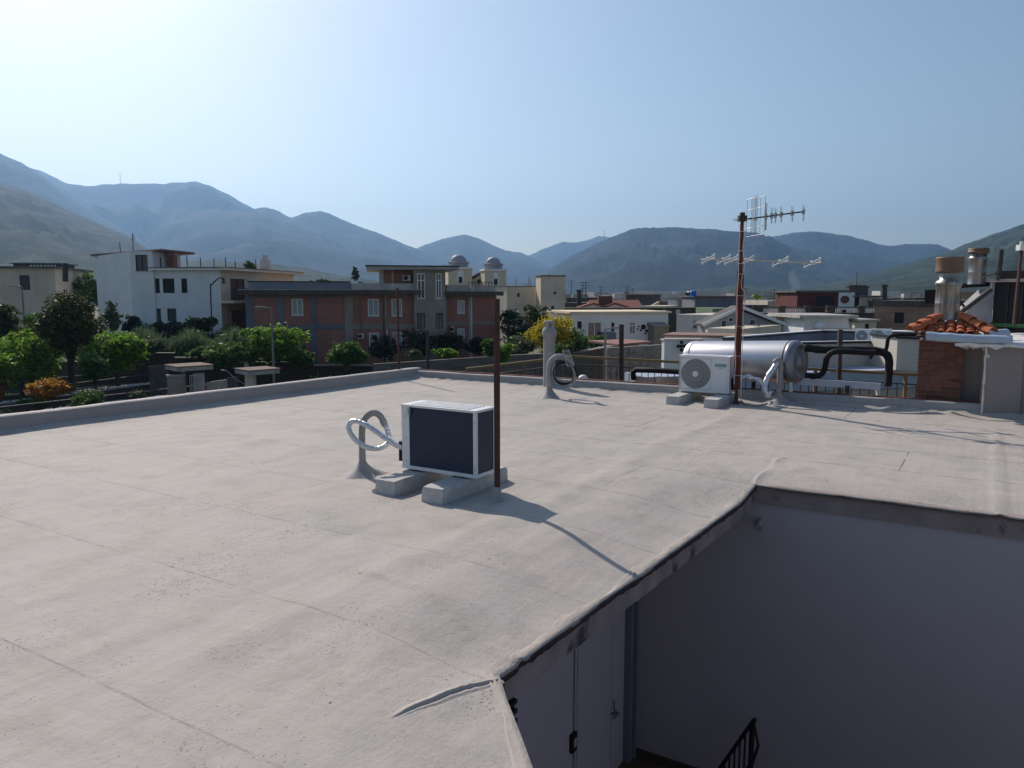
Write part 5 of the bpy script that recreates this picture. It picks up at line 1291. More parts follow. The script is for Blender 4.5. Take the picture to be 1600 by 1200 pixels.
f=facp(736,165,792,165); m=MB(); m.prism([f.P(0,0,Z(436,165)),f.P(f.L,0,Z(436,165)),f.P(f.L*.8,4,Z(427,165)),f.P(f.L*.1,4,Z(427,165))],f.n*3); m.build('rear_roof',M_tileroof,t)
f=facp(780,149,800,150); building('',f,GZ,Z(470,149),P_cream2,10,[],None,t=t,wname='lower_wall')
# --- beige block with tower ---
f=facp(792,108,838,110); t=building('plain weathered beige block with raised tower behind the garden trees',f,GZ,Z(448,109),P_beige,12,[((808,458,812,464),'hole'),((823,477,832,483),'hole')],M_slab,.1,.1)
f=facp(845,106,883,106.6); building('',f,GZ,Z(432,107),P_beige,3.2,[((867,435,872,442),'white'),((865,456,869,460),'hole'),((861,478,866,483),'hole')],P_dark,.12,.15,t=t,wname='tower')
f2=facp(794,108,815,109); m=MB(); a=f2.P(0,.2,Z(446,108)); 
for k in range(7): m.bar(f2.P(k*.5,.2,Z(449,108)),f2.P(k*.5,.2,Z(443,108)),.06)
m.bar(f2.P(0,.2,Z(443.5,108)),f2.P(3.2,.2,Z(443.5,108)),.08); m.build('roof_rail',M_steel,t)
for x,y in ((806,436),(826,433),(829,434),(858,426)):
    m=MB(); m.bar(at(x,448,112),at(x,y,112),.07); m.build('aerial',M_darksteel,t)
# --- generic town roofs: (label, x0,x1,ytop, Y, mat, roofmat, wins) ---
def simple(label,x0,x1,yt,Y,mat,roofm=None,wins=(),Y1=None,depth=9,ov=.25,base=None,name='house',cat='building',rt=.18):
    f=facp(x0,Y,x1,Y1 or Y+.6); return building(label,f,GZ if base is None else base,Z(yt,Y),mat,depth,wins,roofm,ov,rt,name=name,cat=cat),f
tw_,fw_=simple('long low white house with a dark open door and narrow windows',893,1045,490,72,P_white,P_cream,[((918,503,940,528),'door'),((955,504,960,518),'hole'),((983,503,993,522),'white2'),((902,502,909,514),'hole')],74,8)
m=MB(); fw_.box(m,*(lambda a,b:(a[0],b[0],-.6,-.01,a[1],b[1]))(fw_.hit(940,530,-.5),fw_.hit(962,519,-.5))); m.build('balcony_panel',P_blueg,tw_)
h=hr(fw_,(1012,505,1035,545)); m=MB(); fw_.box(m,h[0],h[1],-1.6,-.02,h[2],h[3]-.3); m.hexa([fw_.P(h[0]-.1,-1.7,h[3]-.29),fw_.P(h[1]+.1,-1.7,h[3]-.29),fw_.P(h[1]+.1,0,h[3]-.29),fw_.P(h[0]-.1,0,h[3]-.29),fw_.P(h[0]-.1,-1.7,h[3]-.2),fw_.P(h[1]+.1,-1.7,h[3]-.2),fw_.P(h[1]+.1,0,h[3]+.1),fw_.P(h[0]-.1,0,h[3]+.1)]); m.build('porch',P_grey,tw_)
for px,py,r in ((1005,511,.35),(1010,517,.2),(1001,516,.15),(998,510,.12),(996,514,.12),(1008,521,.14)):
    a=fw_.hit(px,py); m=MB(); m.lathe(fw_.P(a[0],-.06,a[1]),[(.01,0),(r*.7,0),(r*.7,.05)],12,True,fw_.n); m.build('wall_plate',M_dark,tw_)
simple('long dark mossy roof parapet behind the white low house',882,1118,481,84,M_moss,None,[((922,484,929,490),'white'),((957,484,965,490),'white'),((1035,484,1041,490),'white'),((1056,484,1063,490),'white'),((1088,484,1094,490),'white')],86,3,name='parapet_building')
# red roofed house with dormers
f=facp(915,112,1003,112); zE=Z(486,112); zR=Z(469,112)
t=thing('red_roof_house','house with dark red tiled roof and two arched dormers','building',f.P(0,0,GZ))
m=MB(); f.box(m,0,f.L,0,9,GZ,zE); m.build('wall',P_white,t)
m=MB(); m.hexa([f.P(-.4,-.5,zE-.1),f.P(f.L+.6,-.5,zE-.1),f.P(f.L+.6,9,zE-.1),f.P(-.4,9,zE-.1),f.P(-.4+1.5,4,zR),f.P(f.L+.2,4,zR),f.P(f.L+.2,4.4,zR),f.P(1.1,4.4,zR)]); m.build('roof',M_tileroof,t)
for px in (927,961):
    a=f.hit(px,480)[0]; m=MB(); m.prism([f.P(a-1.7,-.3,Z(484.5,112)),f.P(a+1.7,-.3,Z(484.5,112)),f.P(a+1.7,-.3,Z(481,112)),f.P(a,-.3,Z(475,112)),f.P(a-1.7,-.3,Z(481,112))],f.n*3); dm=m.build('dormer',P_pink,t)
    m=MB(); m.bar(f.P(a-2.2,1.3,Z(481.2,112)),f.P(a+.05,1.3,Z(474,112)),.25,3.4,f.n); m.bar(f.P(a+2.2,1.3,Z(481.2,112)),f.P(a-.05,1.3,Z(474,112)),.25,3.4,f.n); m.build('dormer_roof',M_tileroof,dm)
    for q in (-.5,.5): m=MB(); f.box(m,a+q-.35,a+q+.35,-.4,-.31,Z(484,112),Z(480,112)); m.build('pane',M_dark,dm)
m=MB(); a=f.hit(948,470)[0]; f.box(m,a-1,a+1,1.5,3,zE,zR+.6); m.build('chimney',M_darkredp,t)
f3=Fac(f.P(f.L,0,0),f.P(f.L+3.5,5,0)); m=MB(); m.prism([f3.P(0,0,GZ),f3.P(f3.L,0,GZ),f3.P(f3.L,0,zR-.2),f3.P(0,0,zE)],f3.n*.2); m.build('gable_wall',P_cream,t)
simple('pinkish white house wall with one small window right of the white low house',1058,1116,491,60,P_pink,None,[((1083,502,1089,512),'dark')],58,7)
simple('low whitish terrace wall with pinkish top in front of the pinkish house',1040,1200,526,40,P_white,pm('pink_terrace',(.30,.19,.15),.85,.3,1.5,.2),[],38,2.5,ov=.1,base=None,rt=.12)
simple('green painted wall behind the blue grey gabled house',1114,1152,482,66,pm('green_plaster',(.15,.20,.13),.9,.2,1,.2),None,[],66,6)
# gabled house
f=facp(1097,50,1216,51.5); t=thing('gable_house','blue grey gabled house partly hidden by the red antenna mast','building',f.P(0,0,GZ))
ze,za2=Z(507,50),Z(484,50); mid=f.hit(1152,484)[0]
m=MB(); m.prism([f.P(.2,0,GZ),f.P(f.L-.1,0,GZ),f.P(f.L-.1,0,ze),f.P(mid,0,za2),f.P(.2,0,ze)],f.n*.8); m.build('wall',P_gable,t)
for a,b in ((f.P(-.2,-.5,ze-.1),f.P(mid,-.5,za2+.1)),(f.P(mid,-.5,za2+.1),f.P(f.L+.4,-.5,ze-.15))):
    m=MB(); up=Vector((0,0,.16)); m.hexa([a,b,b+f.n*1.2,a+f.n*1.2,a+up,b+up,b+f.n*1.2+up,a+f.n*1.2+up]); m.build('roof',M_slab,t)
    m=MB(); m.bar(a-f.n*.02+up*.5,b-f.n*.02+up*.5,.05,.20); m.build('verge',P_white,t)
for r in ((1127,500,1133,515),(1138,496,1144,503),(1171,499,1178,516),(1192,504,1194,514),(1199,506,1201,515)):
    h=hr(f,r); m=MB(); f.box(m,h[0]-.06,h[1]+.06,-.05,-.004,h[2],h[3]); w_=m.build('window',P_white,t); m=MB(); f.box(m,h[0],h[1],-.09,-.052,h[2]+.05,h[3]-.05); m.build('pane',M_glass,w_)
for r in ((1114,507,1121,524),(1138,508,1145,521)):
    h=hr(f,r); m=MB(); f.box(m,h[0],h[1],-3.3,-2.7,h[2],h[3]); f.box(m,h[0]+.05,h[1]-.05,-3.2,-2.8,h[3],h[3]+.12); m.build('chimney',P_grey,t)
h=hr(f,(1110,517,1180,520)); m=MB(); f.box(m,h[0],h[1],-.06,-.003,h[2],h[3]); m.build('dark_band',M_dark,t)
wallac(Fac(f.P(0,-2.6,0),f.P(9,-2.6,0)),1101,515,1108,523,t,'tiny white unit on brackets left of the gabled house')
simple('low beige roof wall right of the gabled house',1160,1222,514,44,P_beige,None,[],50,2)
m=MB(); f=facp(1161,42,1178,42)
t=thing('balustrade','short whitish balustrade beside the red mast','balustrade',f.P(0,0,Z(531,42)))
f.box(m,0,f.L,0,.2,Z(523,42),Z(522,42)); m.build('rail',P_pale,t)
for k in range(5): m=MB(); f.box(m,k*.13,k*.13+.07,0,.1,Z(531,42),Z(523,42)); m.build('baluster',P_white,t)
# canopy, orange roof, patio building
f=facp(1180,60,1262,60); t=thing('carport','flat pale canopy on thin posts above an orange tiled lean-to','canopy',f.P(0,0,GZ))
m=MB(); f.box(m,0,f.L,0,5,Z(497,60),Z(494,60)); m.build('canopy',P_pale,t)
for x in (1206,1223,1252): a=f.hit(x,500)[0]; m=MB(); f.box(m,a,a+.15,.1,.25,GZ,Z(497,60)-.003); m.build('post',P_pale,t)
g=facp(1194,64,1243,64); m=MB(); m.prism([g.P(0,0,Z(499,64)),g.P(g.L,0,Z(505,64)),g.P(g.L-.4,-.6,Z(505.5,64)),g.P(g.L*.4,-.6,Z(506,64))],g.n*3); 
m=MB(); m.hexa([g.P(.3,-1,Z(505,64)),g.P(g.L,-1,Z(505,64)),g.P(g.L,2,Z(498,64)),g.P(0,2,Z(498,64)),g.P(.3,-1,Z(504,64)),g.P(g.L,-1,Z(504,64)),g.P(g.L,2,Z(497.5,64)),g.P(0,2,Z(497.5,64))]); m.build('lean_to_roof',M_terra,t)
simple('shabby wall under the orange lean-to roof',1190,1262,506,66,P_dark,None,[((1212,508,1226,514),'white')],66,2)
tP,f=simple('whitish patio building with wavy pale roof sheet and satellite dish',1258,1328,497,56,P_white,P_pale,[((1312,504,1318,520),'white'),((1322,506,1327,520),'white')],56,6,ov=.5,rt=.22)
m=MB(); f2=Fac(f.P(f.L+.1,0,0),f.P(f.L+1.6,3,0)); f2.box(m,0,f2.L,0,.2,GZ,Z(503,56)); m.hexa([f.P(f.L,-.6,Z(497,56)),f.P(f.L+1.9,2.0,Z(506,56)),f.P(f.L+1.9,5,Z(506,56)),f.P(f.L,5,Z(497,56)),f.P(f.L,-.6,Z(494,56)),f.P(f.L+1.9,2.0,Z(503,56)),f.P(f.L+1.9,5,Z(503,56)),f.P(f.L,5,Z(494,56))]); m.build('side_roof',P_pale,tP)
a=f.hit(1274,509)[0]; m=MB(); m.lathe(f.P(a,-.7,Z(509,56)),[(.01,.1),(.2,.07),(.38,0),(.39,.01),(.01,.12)],18,True,Vector((-.6,-1,.3))); dish=m.build('dish',M_white,None); props(dish,'round white satellite dish on the patio building','satellite dish')
m=MB()
for k in range(22): m.bar(f.P(.2+k*.15,-1.2,Z(520,56)),f.P(.2+k*.15,-1.2,Z(512,56)),.05)
m.bar(f.P(.2,-1.2,Z(512,56)),f.P(3.4,-1.2,Z(512,56)),.08); o=m.build('fence_bars',P_pale,tP)
# balustrade terrace building
tB,f=simple('long dark terrace building topped by a whitish balustrade',1150,1374,491,88,P_dark,None,[],90,10)
m=MB(); f.box(m,-.1,f.L,-.3,.5,Z(491,88)+.004,Z(489,88)); f.box(m,2,f.L,-.15,.15,Z(481,88),Z(480,88)+.04); m.build('ledge',P_dark,tB)
n=0
for (x0,x1) in ((1194,1219),(1226,1259),(1306,1319),(1324,1342),(1354,1368)):
    a,b=f.hit(x0,485)[0],f.hit(x1,485)[0]; k=int((b-a)/.22)
    for q in range(k): m=MB(); c=f.P(a+q*.22,0,Z(489,88)); hgt=Z(481,88)-Z(489,88); m.lathe(c,[(.07,.0),(.05,hgt*.2),(.085,hgt*.45),(.05,hgt*.8),(.07,hgt)],6); m.build('baluster',P_white,tB)
for x in (1221,1262,1296,1345,1371): a=f.hit(x,485)[0]; m=MB(); f.box(m,a-.35,a+.35,-.25,.3,Z(489,88),Z(478,88)); m.build('pier',P_dark,tB)
tC,f=simple('flat roofed upper storey with dark red walls and a rounded red window',1246,1333,457,97,P_darkred,M_slab,[((1273,462,1303,480),'hole')],97,8,ov=.3,rt=.25)
g=Fac(f.P(f.hit(1309,470)[0],-.25,0),f.P(f.L+.1,-.25,0)); m=MB(); g.box(m,0,g.L,0,.2,Z(484,97),Z(457,97)); m.build('white_wall',P_white,tC)
a=g.hit(1320,470)[0]; m=MB(); h=hr(g,(1313,462,1327,474)); m.prism([g.P(h[0]+.3,-.05,h[2]),g.P(h[1]-.3,-.05,h[2]),g.P(h[1],-.05,h[2]+.3),g.P(h[1],-.05,h[3]-.3),g.P(h[1]-.3,-.05,h[3]),g.P(h[0]+.3,-.05,h[3]),g.P(h[0],-.05,h[3]-.3),g.P(h[0],-.05,h[2]+.3)],g.n*.04); m.build('window',M_darkredp,tC)
simple('pale sloping roofed annex right of the rounded red window',1333,1374,464,97,P_beige,M_slab,[((1333,461,1343,480),'hole'),((1357,471,1368,480),'red')],96,7,ov=.3)
simple('old rough brick and stone building with one square dark opening',1368,1480,478,72,B_old,P_dark,[((1397,488,1413,505),'hole')],68,9,ov=.15,rt=.5)
simple('narrow old building part with dark doorway below the balustrade',1338,1372,502,70,P_beige,P_pale,[((1351,506,1358,518),'hole')],70,4)
simple('whitish low wall in front of the old stone building',1338,1430,517,52,P_white,None,[],52,1)
simple('dark grey panelled shed with a blue water tank on top',1086,1156,464,92,P_blueg,M_slab,[],92,7,rt=.12)
m=MB(); c=at(1083,466,93); m.lathe(c,[(.05,0),(.36,.02),(.38,.25),(.35,.45),(.38,.7),(.33,.88),(.1,.92),(.01,.93)],20); o=m.build('water_tank',pm('tank_blue',(.02,.16,.55),.4,.1,2,0)); props(o,'bright blue plastic water tank on the dark grey shed','water tank')
rf_=[(1030,1046,471,120,P_dark),(1044,1057,467,118,P_white),(1055,1070,471,121,P_pale),(1000,1040,478,100,P_beige),(1060,1090,470,105,P_grey),(1000,1030,474,150,P_pale),(885,938,465,128,P_dark),(882,912,474,118,P_dark),(978,1003,461,140,P_dark),(940,975,466,150,P_pale),(1150,1200,478,110,P_dark),(1200,1245,467,120,P_white),(1200,1228,470,112,P_beige),(1160,1200,471,160,P_pale),(1372,1392,468,130,P_dark),(1385,1440,471,125,P_dark),(1430,1480,466,140,P_dark),(440,540,451,95,P_dark),(500,560,448,120,P_pale),(540,600,452,110,P_dark),(1100,1160,474,140,P_pink),(860,890,470,170,P_pale)]
nm=['charcoal flat roofed block','small white roof cabin','pale flat roofed block','beige flat roof with low wall','grey rendered house','far pale house','house with a dark striped roof','dark low house','dark gabled attic','pale far house','dark terrace house','white penthouse','beige roof room','distant pale block','narrow dark house','dark long flat roof','far brown house','dark flat roof','pale rooftop room','low dark roof','pinkish far house','far pale block']
ps=['left of the small white cabin','behind the mossy parapet','right of the small white cabin','right of the red dormer roof','left of the blue tank','above the red dormer roof','right of the beige tower block','just right of the beige tower','behind the red dormer roof','between the dark attic and striped roof','right of the red mast','left of the dark red upper storey','in front of the white penthouse','beyond the red mast','right of the sloping annex','above the old stone building','left of the steel flue','above the brick house left end','with panels above the brick house','left of the upper brick storey','behind the dark grey shed','beyond the beige tower block']
for i,(x0,x1,yt,Y,mt_) in enumerate(rf_):
    simple(nm[i]+' '+ps[i],x0,x1,yt,Y,mt_,M_slab if i%3 else None,[],Y+rnd.uniform(-2,2),8,ov=.2,rt=.12)
    # small roof clutter
# solar panels on the far roof above the brick house
t=thing('solar_array','tilted blue white solar panels on the far roof above the brick house','solar panels',at(550,447,105))
for x in (530,541,552,560):
    a=at(x,448,105); m=MB(); m.hexa([a,a+Vector((.8,0,0)),a+Vector((.8,.1,0)),a+Vector((0,.1,0)),a+Vector((-.3,.6,.7)),a+Vector((.5,.6,.7)),a+Vector((.5,.7,.7)),a+Vector((-.3,.7,.7))]); m.build('panel',P_blueg if x in(530,560) else P_white,t)
# chimneys and aerials scattered over the town roofs, each a thing
cl=[(905,455,'h'),(939,447,'a'),(911,440,'a'),(893,438,'a'),(915,440,'a'),(980,447,'a'),(988,450,'a'),(1075,459,'c'),(1165,450,'a'),(1183,466,'p'),(1223,462,'p'),(1210,452,'a'),(1338,448,'t'),(1352,450,'f'),(1382,447,'f'),(1425,456,'a'),(1415,468,'c'),(1365,470,'c')]
AL={(939,447):'television aerial above the red tiled roof of the dormers, left one',(911,440):'tall thin aerial on the dark striped roof, middle of three',(893,438):'tall thin aerial closest to the beige tower',(915,440):'tall thin aerial just right of the middle one on the striped roof',(980,447):'short aerial above the dark gabled attic, left one',(988,450):'short aerial above the dark gabled attic, right one',(1165,450):'thin aerial just right of the red antenna mast',(1210,452):'thin aerial above the white penthouse',(1425,456):'thin aerial above the old stone building',(1075,459):'small dark chimney left of the bright blue tank',(1415,468):'small dark chimney on the old stone building, right one',(1365,470):'small dark chimney on the old stone building, left one',(1183,466):'green potted palm standing alone right of the red mast',(1223,462):'potted palm in front of the white penthouse'}
wh=[]
for i,(x,y,k) in enumerate(cl):
    Y=rnd.uniform(95,125); p=at(x,y,Y); b=at(x,y+22,Y); m=MB()
    if k=='a':
        m.bar(Vector((p.x,p.y,b.z)),p,.07); 
        for q in range(3): m.bar(p+Vector((-.45,0,-.15-.35*q)),p+Vector((.45,.1,-.1-.35*q)),.05)
        o=m.build('aerial',M_darksteel); props(o,AL[(x,y)],'aerial','aerials on the town roofs')
    elif k in 'ct':
        s=.35 if k=='c' else 1.1; m.box(p.x-s,p.x+s,p.y-.4,p.y+.4,b.z,p.z); m.box(p.x-s-.12,p.x+s+.12,p.y-.5,p.y+.5,p.z+.002,p.z+.2)
        if k=='t': m.bar(p,p+Vector((0,0,2)),.08)
        o=m.build('chimney',P_dark); props(o,AL[(x,y)] if k=='c' else 'dark roof tank box with a rod above the rounded red window','chimney','chimneys on the town roofs' if k=='c' else None)
    elif k in 'fh':
        m.cyl(b,p,.35,10); m.cyl(p,p+Vector((0,0,.2)),.5,10); o=m.build('flue_pipe',M_darksteel); props(o,{905:'short round flue on the striped roof by the beige tower',1352:'dark round flue left of the taller one behind the balustrade',1382:'tall dark round flue above the sloping annex'}[x],'flue')
    else:
        t=thing('potted_palm',AL[(x,y)],'plant',b,'potted plants on the town roofs'); m.bar(Vector((p.x,p.y,b.z)),p,.12); m.build('stem',BARK,t); V=[];Q=[]
        for q in range(40): a=rnd.uniform(0,6.3); l=rnd.uniform(.4,1.1); c=p+Vector((0,0,rnd.uniform(-.3,.3))); n=len(V); V+=[c,c+Vector((math.cos(a)*l*.5,math.sin(a)*l*.5,.35)),c+Vector((math.cos(a)*l,math.sin(a)*l,-.1)),c+Vector((math.cos(a+.4)*l*.5,math.sin(a+.4)*l*.5,.2))]; Q.append((n,n+1,n+2,n+3))
        fastmesh('leaves',np.array([tuple(v) for v in V]),Q,LF_bright,t)
# ---------------- gardens ----------------
def soil(name,pts,z,mat): 
    m=MB(); m.prism([Vector((p[0],p[1],z-2.2)) for p in pts],(0,0,2.2)); o=m.build(name,mat); o['kind']='structure'; return o
M_soil=pm('soil',(.10,.085,.055),.95,.4,.8,.6,6,.05,c2=(.05,.07,.03)); M_pav=pm('asphalt',(.05,.05,.052),.9,.3,2,.3,20,.01)
def XY(x,Y): p=at(x,500,Y); return (p.x,p.y)
soil('garden_soil',[XY(-260,52),XY(186,52),XY(485,60),XY(470,90),XY(-300,90)],-2.95,M_soil)
soil('garden_soil',[XY(486,57),XY(900,62),XY(905,78),XY(480,62.5)],-4.4,M_soil)
m=MB(); m.prism([Vector((*XY(-300,30),GZ+.004)),Vector((*XY(900,30),GZ+.004)),Vector((*XY(1000,50),GZ+.004)),Vector((*XY(-300,50),GZ+.004))],(0,0,.01)); o=m.build('street',M_pav); o['kind']='structure'
def crown(cl,n,leaf,mat,parent,jit=.28,flat=0,name='crown',drop=0):
    # cl: list of (center, rx,ry,rz)
    tot=sum((c[1]*c[2]*c[3])**.8 for c in cl); V=[];
    for (c,rx,ry,rz) in cl:
        k=int(n*((rx*ry*rz)**.8)/tot); nb=max(6,k//26)
        d=nr.normal(size=(nb,3)); d/=np.linalg.norm(d,axis=1)[:,None]; rr=nr.uniform(.45,1.0,nb)**.5
        lobes=1+.22*np.array([mn.noise(Vector((x[0]*1.9+c.x,x[1]*1.9,x[2]*1.9+c.z))) for x in d])
        cen=d*rr[:,None]*lobes[:,None]*np.array([rx,ry,rz])+np.array(c)
        idx=nr.randint(0,nb,k); s=jit*min(rx,rz)
        p=cen[idx]+nr.normal(size=(k,3))*s*np.array([1,1,.6])
        a=nr.normal(size=(k,3)); a[:,2]*=.7; a/=np.linalg.norm(a,axis=1)[:,None]; b=nr.normal(size=(k,3)); b=np.cross(a,b); b/=np.linalg.norm(b,axis=1)[:,None]
        L=leaf*nr.uniform(.6,1.3,k)[:,None]
        q=np.stack([p-a*L,p-b*L*.45,p+a*L,p+b*L*.45],1); V.append(q.reshape(-1,3))
    V=np.concatenate(V); Q=np.arange(len(V)).reshape(-1,4); return fastmesh(name,V,Q,mat,parent)
def tree(name,label,cat,px,yb,yt,Y,wpx,mat,n=3500,leaf=.16,trunk=.4,lob=5,group=None,gz=None,r=.14,shape=1.0,jit=.28):
    zb=at(px,yb,Y).z if gz is None else gz; zt=at(px,yt,Y).z; x=at(px,yb,Y).x; W2=wpx/1200*Y/2
    base=Vector((x,Y,zb)); t=thing(name,label,cat,base,group)
    zc0=zb+(zt-zb)*trunk; H=(zt-zc0)/2; cl=[(Vector((x,Y,zc0+H*.92)),W2*.62,W2*.62,H*.78)]
    for k in range(lob+3):
        a=2*math.pi*k/(lob+3)+rnd.uniform(-.45,.45); f_=rnd.uniform(.35,.75); sz=rnd.uniform(.24,.44); zz_=rnd.uniform(-.55,.62)
        cl.append((Vector((x+math.cos(a)*W2*f_,Y+math.sin(a)*W2*f_,zc0+H*(1+zz_*(1-.45*f_)))),W2*sz,W2*sz,H*sz*1.05))
    crown(cl,n,leaf,mat,t,jit)
    m=MB(); top=Vector((x+rnd.uniform(-.1,.1),Y,zc0+H)); m.tube([base-Vector((0,0,.3)),base+(top-base)*.5+Vector((rnd.uniform(-.1,.1),0,0)),top],[r,r*.8,r*.45],8)
    for k in range(5):
        a=2*math.pi*k/5+.4; e=Vector((x+math.cos(a)*W2*.5,Y+math.sin(a)*W2*.5,zc0+H*1.2)); s=base+(top-base)*rnd.uniform(.45,.75); m.tube([s,(s+e)/2+Vector((0,0,.1)),e],[r*.4,r*.3,r*.15],6)
    m.build('trunk',BARK,t); return t
tree('round_tree','big round dark tree with dense clipped crown in front of the white house','tree',112,600,438,46,100,LF_dark,11000,.12,.36,12,r=.22,gz=GZ,jit=.22)
tree('bush_tree','dark round leafed tree at the far left edge below the beige house','tree',2,560,463,50,62,LF_dark,3500,.15,.1,5)
tree('leafy_tree','broad bright green tree at the far left behind the orange shrub','tree',35,620,508,44,125,LF_bright,7500,.15,.15,7)
tree('leafy_tree','bright green bushy tree right of the big round dark tree','tree',185,595,512,45,95,LF_bright,6500,.15,.15,6)
tree('leafy_tree','shaded green tree behind the lamp at the left','tree',65,580,478,60,70,LF_mid,2800,.18,.1,5)
tree('leafy_tree','spreading fresh green tree in front of the brick house left corner','tree',428,572,503,52,108,LF_bright,8000,.13,.12,8)
tree('leafy_tree','small green tree in front of the brick house middle','tree',542,575,529,53,70,LF_mid,4200,.13,.05,6)
tree('leafy_tree','green shrub tree left of the spreading tree by the stepped wall','tree',352,580,530,50,70,LF_mid,3000,.14,.05,5)
tree('leafy_tree','dark green tree peeking left of the white house','tree',140,500,418,80,50,LF_mid,2600,.22,.1,5)
tree('bush','grey green tall bush against the white house left wall','bush',178,530,464,60,30,LF_grey,1500,.15,.05,4)
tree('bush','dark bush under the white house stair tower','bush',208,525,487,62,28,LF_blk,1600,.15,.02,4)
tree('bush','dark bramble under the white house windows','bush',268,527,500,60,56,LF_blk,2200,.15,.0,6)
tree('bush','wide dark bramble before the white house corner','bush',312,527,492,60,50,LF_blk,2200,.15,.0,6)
tree('shrub','orange leaved shrub beside the railing at the lower left','shrub',78,640,588,40,68,LF_or,3200,.09,.3,7,r=.05)
tree('shrub','orange leaved shrub cut by the left picture edge','shrub',-2,640,588,41,30,LF_or,1400,.09,.3,5,r=.05)
tree('shrub','low green shrub under the orange leaved shrub','shrub',62,642,608,40.5,50,LF_mid,1500,.09,.0,5,r=.04)
tree('clipped_bush','rounded clipped green bush by the railing','bush',137,650,609,39,58,LF_mid,3600,.07,.0,4,r=.05)
tree('clipped_bush','smaller grey green bush right of the clipped bush','bush',216,640,607,41,38,LF_grey,2200,.07,.0,4,r=.05)
tree('shrub','small grey green plant at the bottom left corner','shrub',8,655,638,38,36,LF_grey,900,.07,.0,4,r=.03)
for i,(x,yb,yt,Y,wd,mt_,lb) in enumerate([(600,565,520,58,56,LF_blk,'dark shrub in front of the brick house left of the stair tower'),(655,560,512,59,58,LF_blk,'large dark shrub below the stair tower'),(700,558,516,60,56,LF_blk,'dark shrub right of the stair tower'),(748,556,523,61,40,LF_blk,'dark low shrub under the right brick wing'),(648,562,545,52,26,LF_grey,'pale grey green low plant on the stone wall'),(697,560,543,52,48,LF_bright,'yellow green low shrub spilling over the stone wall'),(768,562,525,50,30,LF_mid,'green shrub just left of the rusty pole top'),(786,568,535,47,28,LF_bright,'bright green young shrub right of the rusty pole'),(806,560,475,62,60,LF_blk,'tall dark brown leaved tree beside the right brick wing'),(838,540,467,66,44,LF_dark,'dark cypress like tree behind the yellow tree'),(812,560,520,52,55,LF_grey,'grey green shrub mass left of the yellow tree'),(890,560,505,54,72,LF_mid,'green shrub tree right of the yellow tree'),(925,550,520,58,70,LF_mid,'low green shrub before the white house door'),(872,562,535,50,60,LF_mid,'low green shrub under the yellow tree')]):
    tree('leafy_tree' if i in (8,9) else 'shrub',lb,'tree' if i in(8,9) else 'shrub',x,yb,yt,Y,wd,mt_,2200 if i!=8 else 3600,.13,.0 if i not in(8,9) else .15,5,r=.06)
tree('flowering_tree','yellow flowering tree behind the capped vent pipe','tree',862,560,484,53,76,LF_yel,7000,.11,.12,8)
tree('conifer','small umbrella pine top above the solar panels','tree',556,452,415,130,12,LF_blk,500,.25,.35,4)
tree('leafy_tree','dark tree crown on the white house roofline behind the chimney','tree',392,440,405,95,20,LF_dark,600,.25,.1,4)
tree('leafy_tree','low dark tree far behind the cream house right of the chimney','tree',512,452,434,170,60,LF_dark,900,.4,.0,6)
tree('conifer','green leafy plant on the mossy parapet','plant',1006,490,484,80,16,LF_bright,300,.2,.0,4)
for i,(x,yb,yt,Y,wd,mt_,lb) in enumerate([(60,600,520,48,70,LF_mid,'mid green tree between the far left tree and the big round tree'),(150,600,545,43,60,LF_mid,'low shaded green tree under the right side of the round tree'),(10,600,545,41,60,LF_bright,'low bright green bush cut by the left edge, above the fence'),(232,560,528,50,50,LF_grey,'grey green sprawling bush above the highest brown wall step'),(318,560,540,51,50,LF_mid,'low yellowish green bush above the middle brown wall step'),(385,570,540,50,40,LF_mid,'low shaded shrub left of the spreading tree trunk'),(470,575,545,52,44,LF_mid,'low green bush right of the spreading tree')]):
    tree('leafy_tree' if yt<530 else 'bush',lb,'tree' if yt<530 else 'bush',x,yb,yt,Y,wd,mt_,3000,.13,.05,6,r=.08)
# weeds / reeds field
V=[];k=9000
px=nr.uniform(185,385,k); YY=nr.uniform(54,66,k)
X=(px-800)/1200*YY; zb=-2.95; h=nr.uniform(.8,1.9,k)*(1+.25*np.sin(px*.09)); a=nr.uniform(0,6.28,k); w_=nr.uniform(.03,.07,k); ln=nr.normal(size=(k,2))*.22
b=np.stack([X,YY,np.full(k,zb)],1); tdir=np.stack([np.cos(a),np.sin(a),np.zeros(k)],1)*w_[:,None]; up=np.stack([ln[:,0],ln[:,1],h],1)
q=np.stack([b-tdir,b+tdir,b+up*.6+tdir*1.6,b+up],1).reshape(-1,3)
q2c=b+up*nr.uniform(.3,.95,k)[:,None]; dd=nr.normal(size=(k,3))*.18; dd2=nr.normal(size=(k,3))*.05
qq=np.stack([q2c,q2c+dd*.5+dd2,q2c+dd,q2c+dd*.5-dd2],1).reshape(-1,3)
VV=np.concatenate([q,qq]); o=fastmesh('tall_weeds',VV,np.arange(len(VV)).reshape(-1,4),leafmat('weed_leaf',(.05,.09,.035),(.09,.14,.06),.4,(.15,.19,.10)),kind='stuff'); props(o,'field of tall grey green weeds before the white house','weeds')
# rough ground cover on the gardens
k=14000; px=nr.uniform(-60,1000,k); YY=nr.uniform(47,66,k); X=(px-800)/1200*YY; zz=np.where(px<480,-2.95,-4.4); zz=np.where(YY<52,GZ,zz)
b=np.stack([X,YY,zz+nr.uniform(0,.35,k)],1); d1=nr.normal(size=(k,3))*.2; d2=nr.normal(size=(k,3))*.09
VV=np.stack([b,b+d1*.5+d2,b+d1,b+d1*.5-d2],1).reshape(-1,3); o=fastmesh('ground_cover',VV,np.arange(len(VV)).reshape(-1,4),LF_mid,kind='stuff'); props(o,'low green ground cover in the gardens','ground cover')
